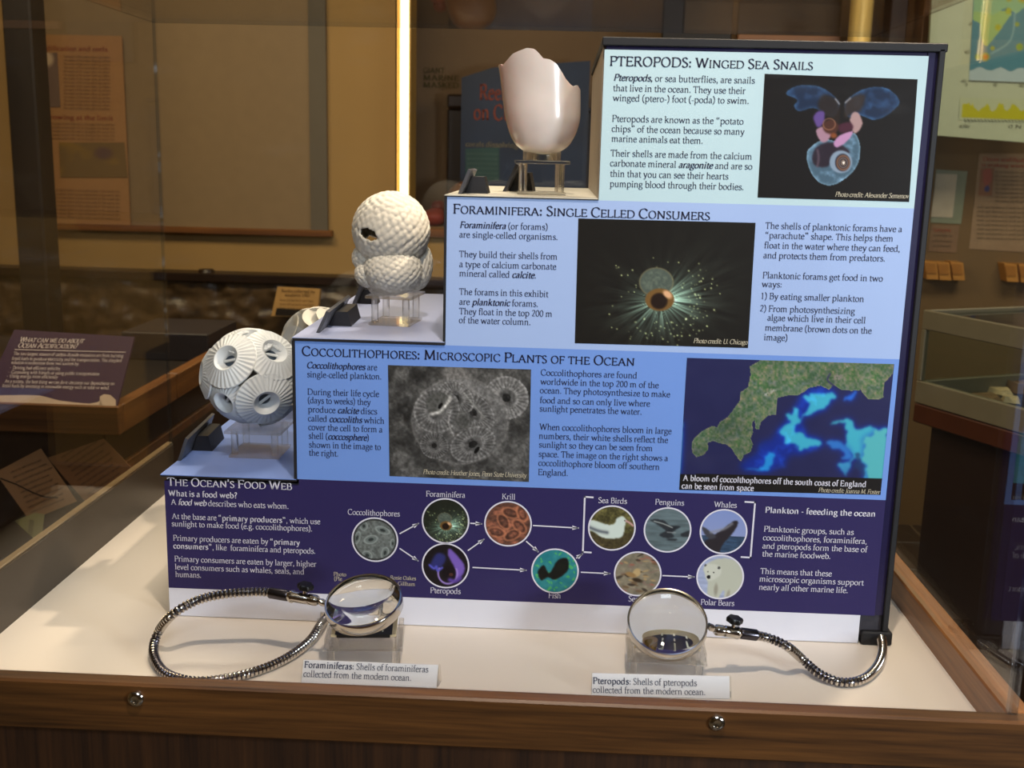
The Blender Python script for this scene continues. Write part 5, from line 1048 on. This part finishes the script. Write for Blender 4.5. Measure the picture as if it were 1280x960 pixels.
# ------------------------------------------------------------------ magnifiers on goosenecks, specimen stands, cards
def goose(parent, pts, r=.0058):
    P = crom(pts, 30); L = np.concatenate([[0], np.cumsum(np.linalg.norm(np.diff(P, axis=0), axis=1))]); n = int(L[-1]/.0050)*4+1; s = np.linspace(0, L[-1], n)
    Q = np.stack([np.interp(s, L, P[:, i]) for i in range(3)], 1)
    for _ in range(6): Q[1:-1] = (Q[:-2]+2*Q[1:-1]+Q[2:])/4
    rr = r*np.array([.80, .80, 1., 1.])[np.arange(n) % 4]
    o = obj('gooseneck', MB().tube(Q, rr, 14), M_CHROME, parent, 30, fix=False); o.data.materials.append(M_DCHR)
    o.data.polygons.foreach_set('material_index', [1 if i < (n-1)*14 and (i//14) % 4 in (0, 3) else 0 for i in range(len(o.data.polygons))])
    return o
def magnifier(label, C, nrm, arm, knob, path, R=.0445, grp='chrome gooseneck magnifying glasses', Rs=.085):
    t = thing('magnifying_glass', label, 'magnifying glass', path[-1], grp); M = frame(C, nrm); h = lambda r: math.sqrt(Rs*Rs-r*r)-math.sqrt(Rs*Rs-R*R)
    rs = np.linspace(0, R-.0008, 14); obj('lens', MB().lathe([(r, -h(r)-.001) for r in rs]+[(r, h(r)+.001) for r in rs[::-1]], 56, M), M_LENS, t, 50)
    obj('lens_rim', MB().lathe([(R-.0012, -.0065), (R+.0006, -.007), (R+.0013, -.0058), (R+.0013, .0058), (R+.0006, .007), (R-.0012, .0065), (R-.0004, 0)], 64, M, closed=True), M_CHROME, t, 40)
    n = np.array(nrm, float)/np.linalg.norm(nrm); d = arm[0]-C; d = d-n*(d@n); d /= np.linalg.norm(d); e0 = C+d*(R+.002)
    obj('swivel_joint', MB().tube([e0, e0+(arm[0]-e0)*.5, arm[0]], [.0035, .0045, .0030], 14), M_CHROME, t, True)
    a, b = np.array(arm[0]), np.array(arm[1]); u = (b-a)
    cl = obj('clamp', MB().tube([a, a+u*.04, a+u*.05, a+u*.2, a+u*.22, a+u*.25, a+u*.5, a+u*.53, a+u*.56, a+u*.60, a+u], [.0048, .0062, .0066, .0066, .0050, .0066, .0066, .0078, .0078, .0060, .0056], 20), M_CHROME, t, 40)
    kb = a+u*knob; up = np.array([.15, 0, 1.]); up /= np.linalg.norm(up); K_ = frame(kb, up)
    obj('screw', MB().tube([kb, kb+up*.013], .0024, 12), M_CHROME, cl, True)
    mb = MB(); prof = [(.0, .011), (.0055, .011), (.0088, .0125), (.0092, .0165), (.0080, .0185), (.0, .0188)]; V = []
    for r, z in prof:
        for j in range(36): aa = 2*math.pi*j/36; V.append(K_(np.array([r*(1+.10*math.cos(6*aa))*math.cos(aa), r*(1+.10*math.cos(6*aa))*math.sin(aa), z])))
    mb.add(V, [(i*36+j, i*36+(j+1) % 36, (i+1)*36+(j+1) % 36, (i+1)*36+j) for i in range(5) for j in range(36)]); obj('clamp_knob', mb, M_KNOB, t, 40)
    obj('sleeve', MB().tube([a+u*.62, a+u*.64, a+u*1.0, a+u*1.01], [.0062, .0068, .0068, .0062], 20), M_DCHR, t, 40)
    goose(t, [b-(b-a)*.1]+list(path)); m_ = np.array(path[-1]); obj('mount', MB().lathe([(.011, 0.0005), (.011, .004), (.0075, .0055), (.0065, .014), (0, .014)], 24, lambda p: p+np.array([m_[0], m_[1], 0])), M_CHROME, t, 40)
    return t
def pY(x, y, Y): return ony(x, y, Y)
def pZ(x, y, z): return onz(x, y, z)
CL = ony(455, 755, -.115); CRt = ony(834, 780, -.12)
def nvec(az, el): return np.array([math.sin(az)*math.cos(el), -math.cos(az)*math.cos(el), math.sin(el)])
aL = (ony(398, 751, -.112), ony(338, 741, -.095))
pathL = [ony(325, 739.5, -.095), ony(285, 742, -.10), ony(248, 750, -.105), ony(216, 768, -.12), pZ(197, 792, .022), pZ(192, 816, .010), pZ(203, 838, .0062), pZ(228, 849.5, .0062), pZ(262, 851, .0062), pZ(310, 842, .0062), pZ(352, 826, .0062), pZ(385, 803, .009), pZ(400, 782, .012), pZ(407, 773, .004)]
magnifier('left magnifying glass on looping gooseneck, lens over the foraminifera specimen stand', CL, nvec(math.radians(-16), math.radians(69)), aL, .30, pathL)
aR = (ony(893, 787, -.118), ony(945, 794, -.105))
pathR = [ony(962, 798, -.10), ony(984, 808, -.11), pZ(1003, 824, .018), pZ(1024, 842, .010), pZ(1050, 852.5, .0062), pZ(1076, 850, .0062), pZ(1095, 835, .0068), pZ(1103, 815, .008), pZ(1101, 795, .010), pZ(1095, 779, .006)]
magnifier('right magnifying glass with gooseneck curling past the board foot at right', CRt, nvec(math.radians(-4), math.radians(58)), aR, .42, pathR, R=.0450, Rs=.17)
def specimen(c, rot, label, cell, grp='acrylic specimen stands on the table'):
    t = thing('specimen_stand', label, 'specimen stand', c, grp); ca, sa = math.cos(rot), math.sin(rot); M = lambda p: np.array([c[0]+p[0]*ca-p[1]*sa, c[1]+p[0]*sa+p[1]*ca, c[2]+p[2]])
    for i in (-1, 1):
        for j in (-1, 1): q = M((i*.038, j*.026, 0)); obj('leg', MB().tube([q+np.array([0, 0, .0005]), q+np.array([0, 0, .026])], .0045, 14), M_CLEAR, t, True)
    obj('shelf_plate', MB().bbox(-.046, .046, -.034, .034, .026, .029, .0006, M), M_CLEAR, t)
    for i in (-1, 1): obj('upper_post', MB().bbox(i*.042-.003, i*.042+.003, -.030, .030, .029, .040, .0006, M), M_CLEAR, t)
    s = obj('specimen_slide', MB().bbox(-.038, .038, -.026, .026, .0405, .0435, .0006, M), mat('slide_cream', (.82, .74, .58), .4), t); obj('slide_well', MB().box(-.033, .033, -.0265, .016, .0437, .0440, M), mat('slide_black', (.05, .05, .055), .35), s)
    obj('slide_front', MB().box(-.031, .031, -.0270, -.0262, .0400, .0435, M), mat('slide_black2', (.05, .05, .055), .35), s)
    if cell:
        q = M((-.018, -.006, .0441)); obj('amber_cell', MB().lathe([(.006, 0), (.0105, 0), (.0105, .003), (.006, .003)], 28, lambda p: p+q, closed=True), mat('amber', (.55, .40, .12), .3), s, True)
    r_ = np.random.default_rng(3); mb = MB()
    for i in range(4):
        for j in range(5): q = M((-.002+i*.010 if cell else -.026+i*.016, -.018+j*.008, .0442)); mb.box(q[0]-.0007, q[0]+.0007, q[1]-.0007, q[1]+.0007, q[2], q[2]+.0008)
    o = obj('tiny_shells', mb, mat('tiny_shell_white', (.9, .88, .8), .4), s); o['kind'] = 'stuff'
    return t
g1 = onz(466, 800, .0); specimen(np.array([g1[0], -.105, 0]), .10, 'clear acrylic specimen stand under the left magnifying glass', False)
g2 = onz(826, 820, .0); specimen(np.array([g2[0], -.105, 0]), -.03, 'clear acrylic specimen stand under the right magnifying glass', True)
def card(c, label, rows, hpx):
    """c: top-left, top-right, bottom-right, bottom-left in the photograph"""
    B0 = onz(*c[3], .001); B1 = onz(*c[2], .001); T0 = ony(*c[0], B0[1]+.012); T1 = ony(*c[1], B1[1]+.012); T1[2] = T0[2] = (T0[2]+T1[2])/2
    t = thing('caption_card', label, 'card', (B0+B1)/2, 'small printed caption cards at the front rail'); pl = Plane(B0, B1-B0, T0-B0)
    s = obj('card_face', MB().poly([T0, T1, B1, B0], (0, .0015, 0)), M_CARD, t)
    n = pl.n if pl.n[1] < 0 else -pl.n
    e = pl.u*.001; obj('acrylic_easel', MB().poly([T0-e+np.array([0, -.0016, 0]), T1+pl.u*.002+np.array([0, -.0016, 0]), B1+pl.u*.002+np.array([0, -.0016, 0]), B0-e+np.array([0, -.0016, 0])], (0, .0008, 0)), M_ACR, t)
    D = (B1-B0)*.5; obj('easel_foot', MB().poly([B1+np.array([0, .003, 0]), T1+np.array([0, .003, 0]), B1+np.array([.002, .018, 0])], pl.u*.002).poly([B0+np.array([0, .003, 0]), T0+np.array([0, .003, 0]), B0+np.array([0, .018, 0])], pl.u*.002), M_CLEAR, t)
    T = Text(pl, .0006)
    for s_, x, y, x1 in rows: T.px(s_, x, y, x1, hpx)
    T.make('card_text', M_INK, s)
z3 = lambda x, y: (170+x/3.282, 700+y/3.282); z4 = lambda x, y: (720+x/3.048, 720+y/3.048)
card([z3(688, 410), z3(1240, 432), z3(1232, 525), z3(678, 503)], 'white caption card reading Foraminiferas beside the left magnifier', [('*Foraminiferas:* Shells of foraminiferas', *z3(690, 441), z3(1200, 0)[0]), ('collected from the modern ocean.', *z3(686, 478), z3(1130, 0)[0])], 11)
card([z4(62, 374), z4(585, 380), z4(586, 468), z4(60, 456)], 'white caption card reading Pteropods beside the right magnifier', [('*Pteropods:* Shells of pteropods', *z4(64, 410), z4(461, 0)[0]), ('collected from the modern ocean.', *z4(63, 444), z4(494, 0)[0])], 11)
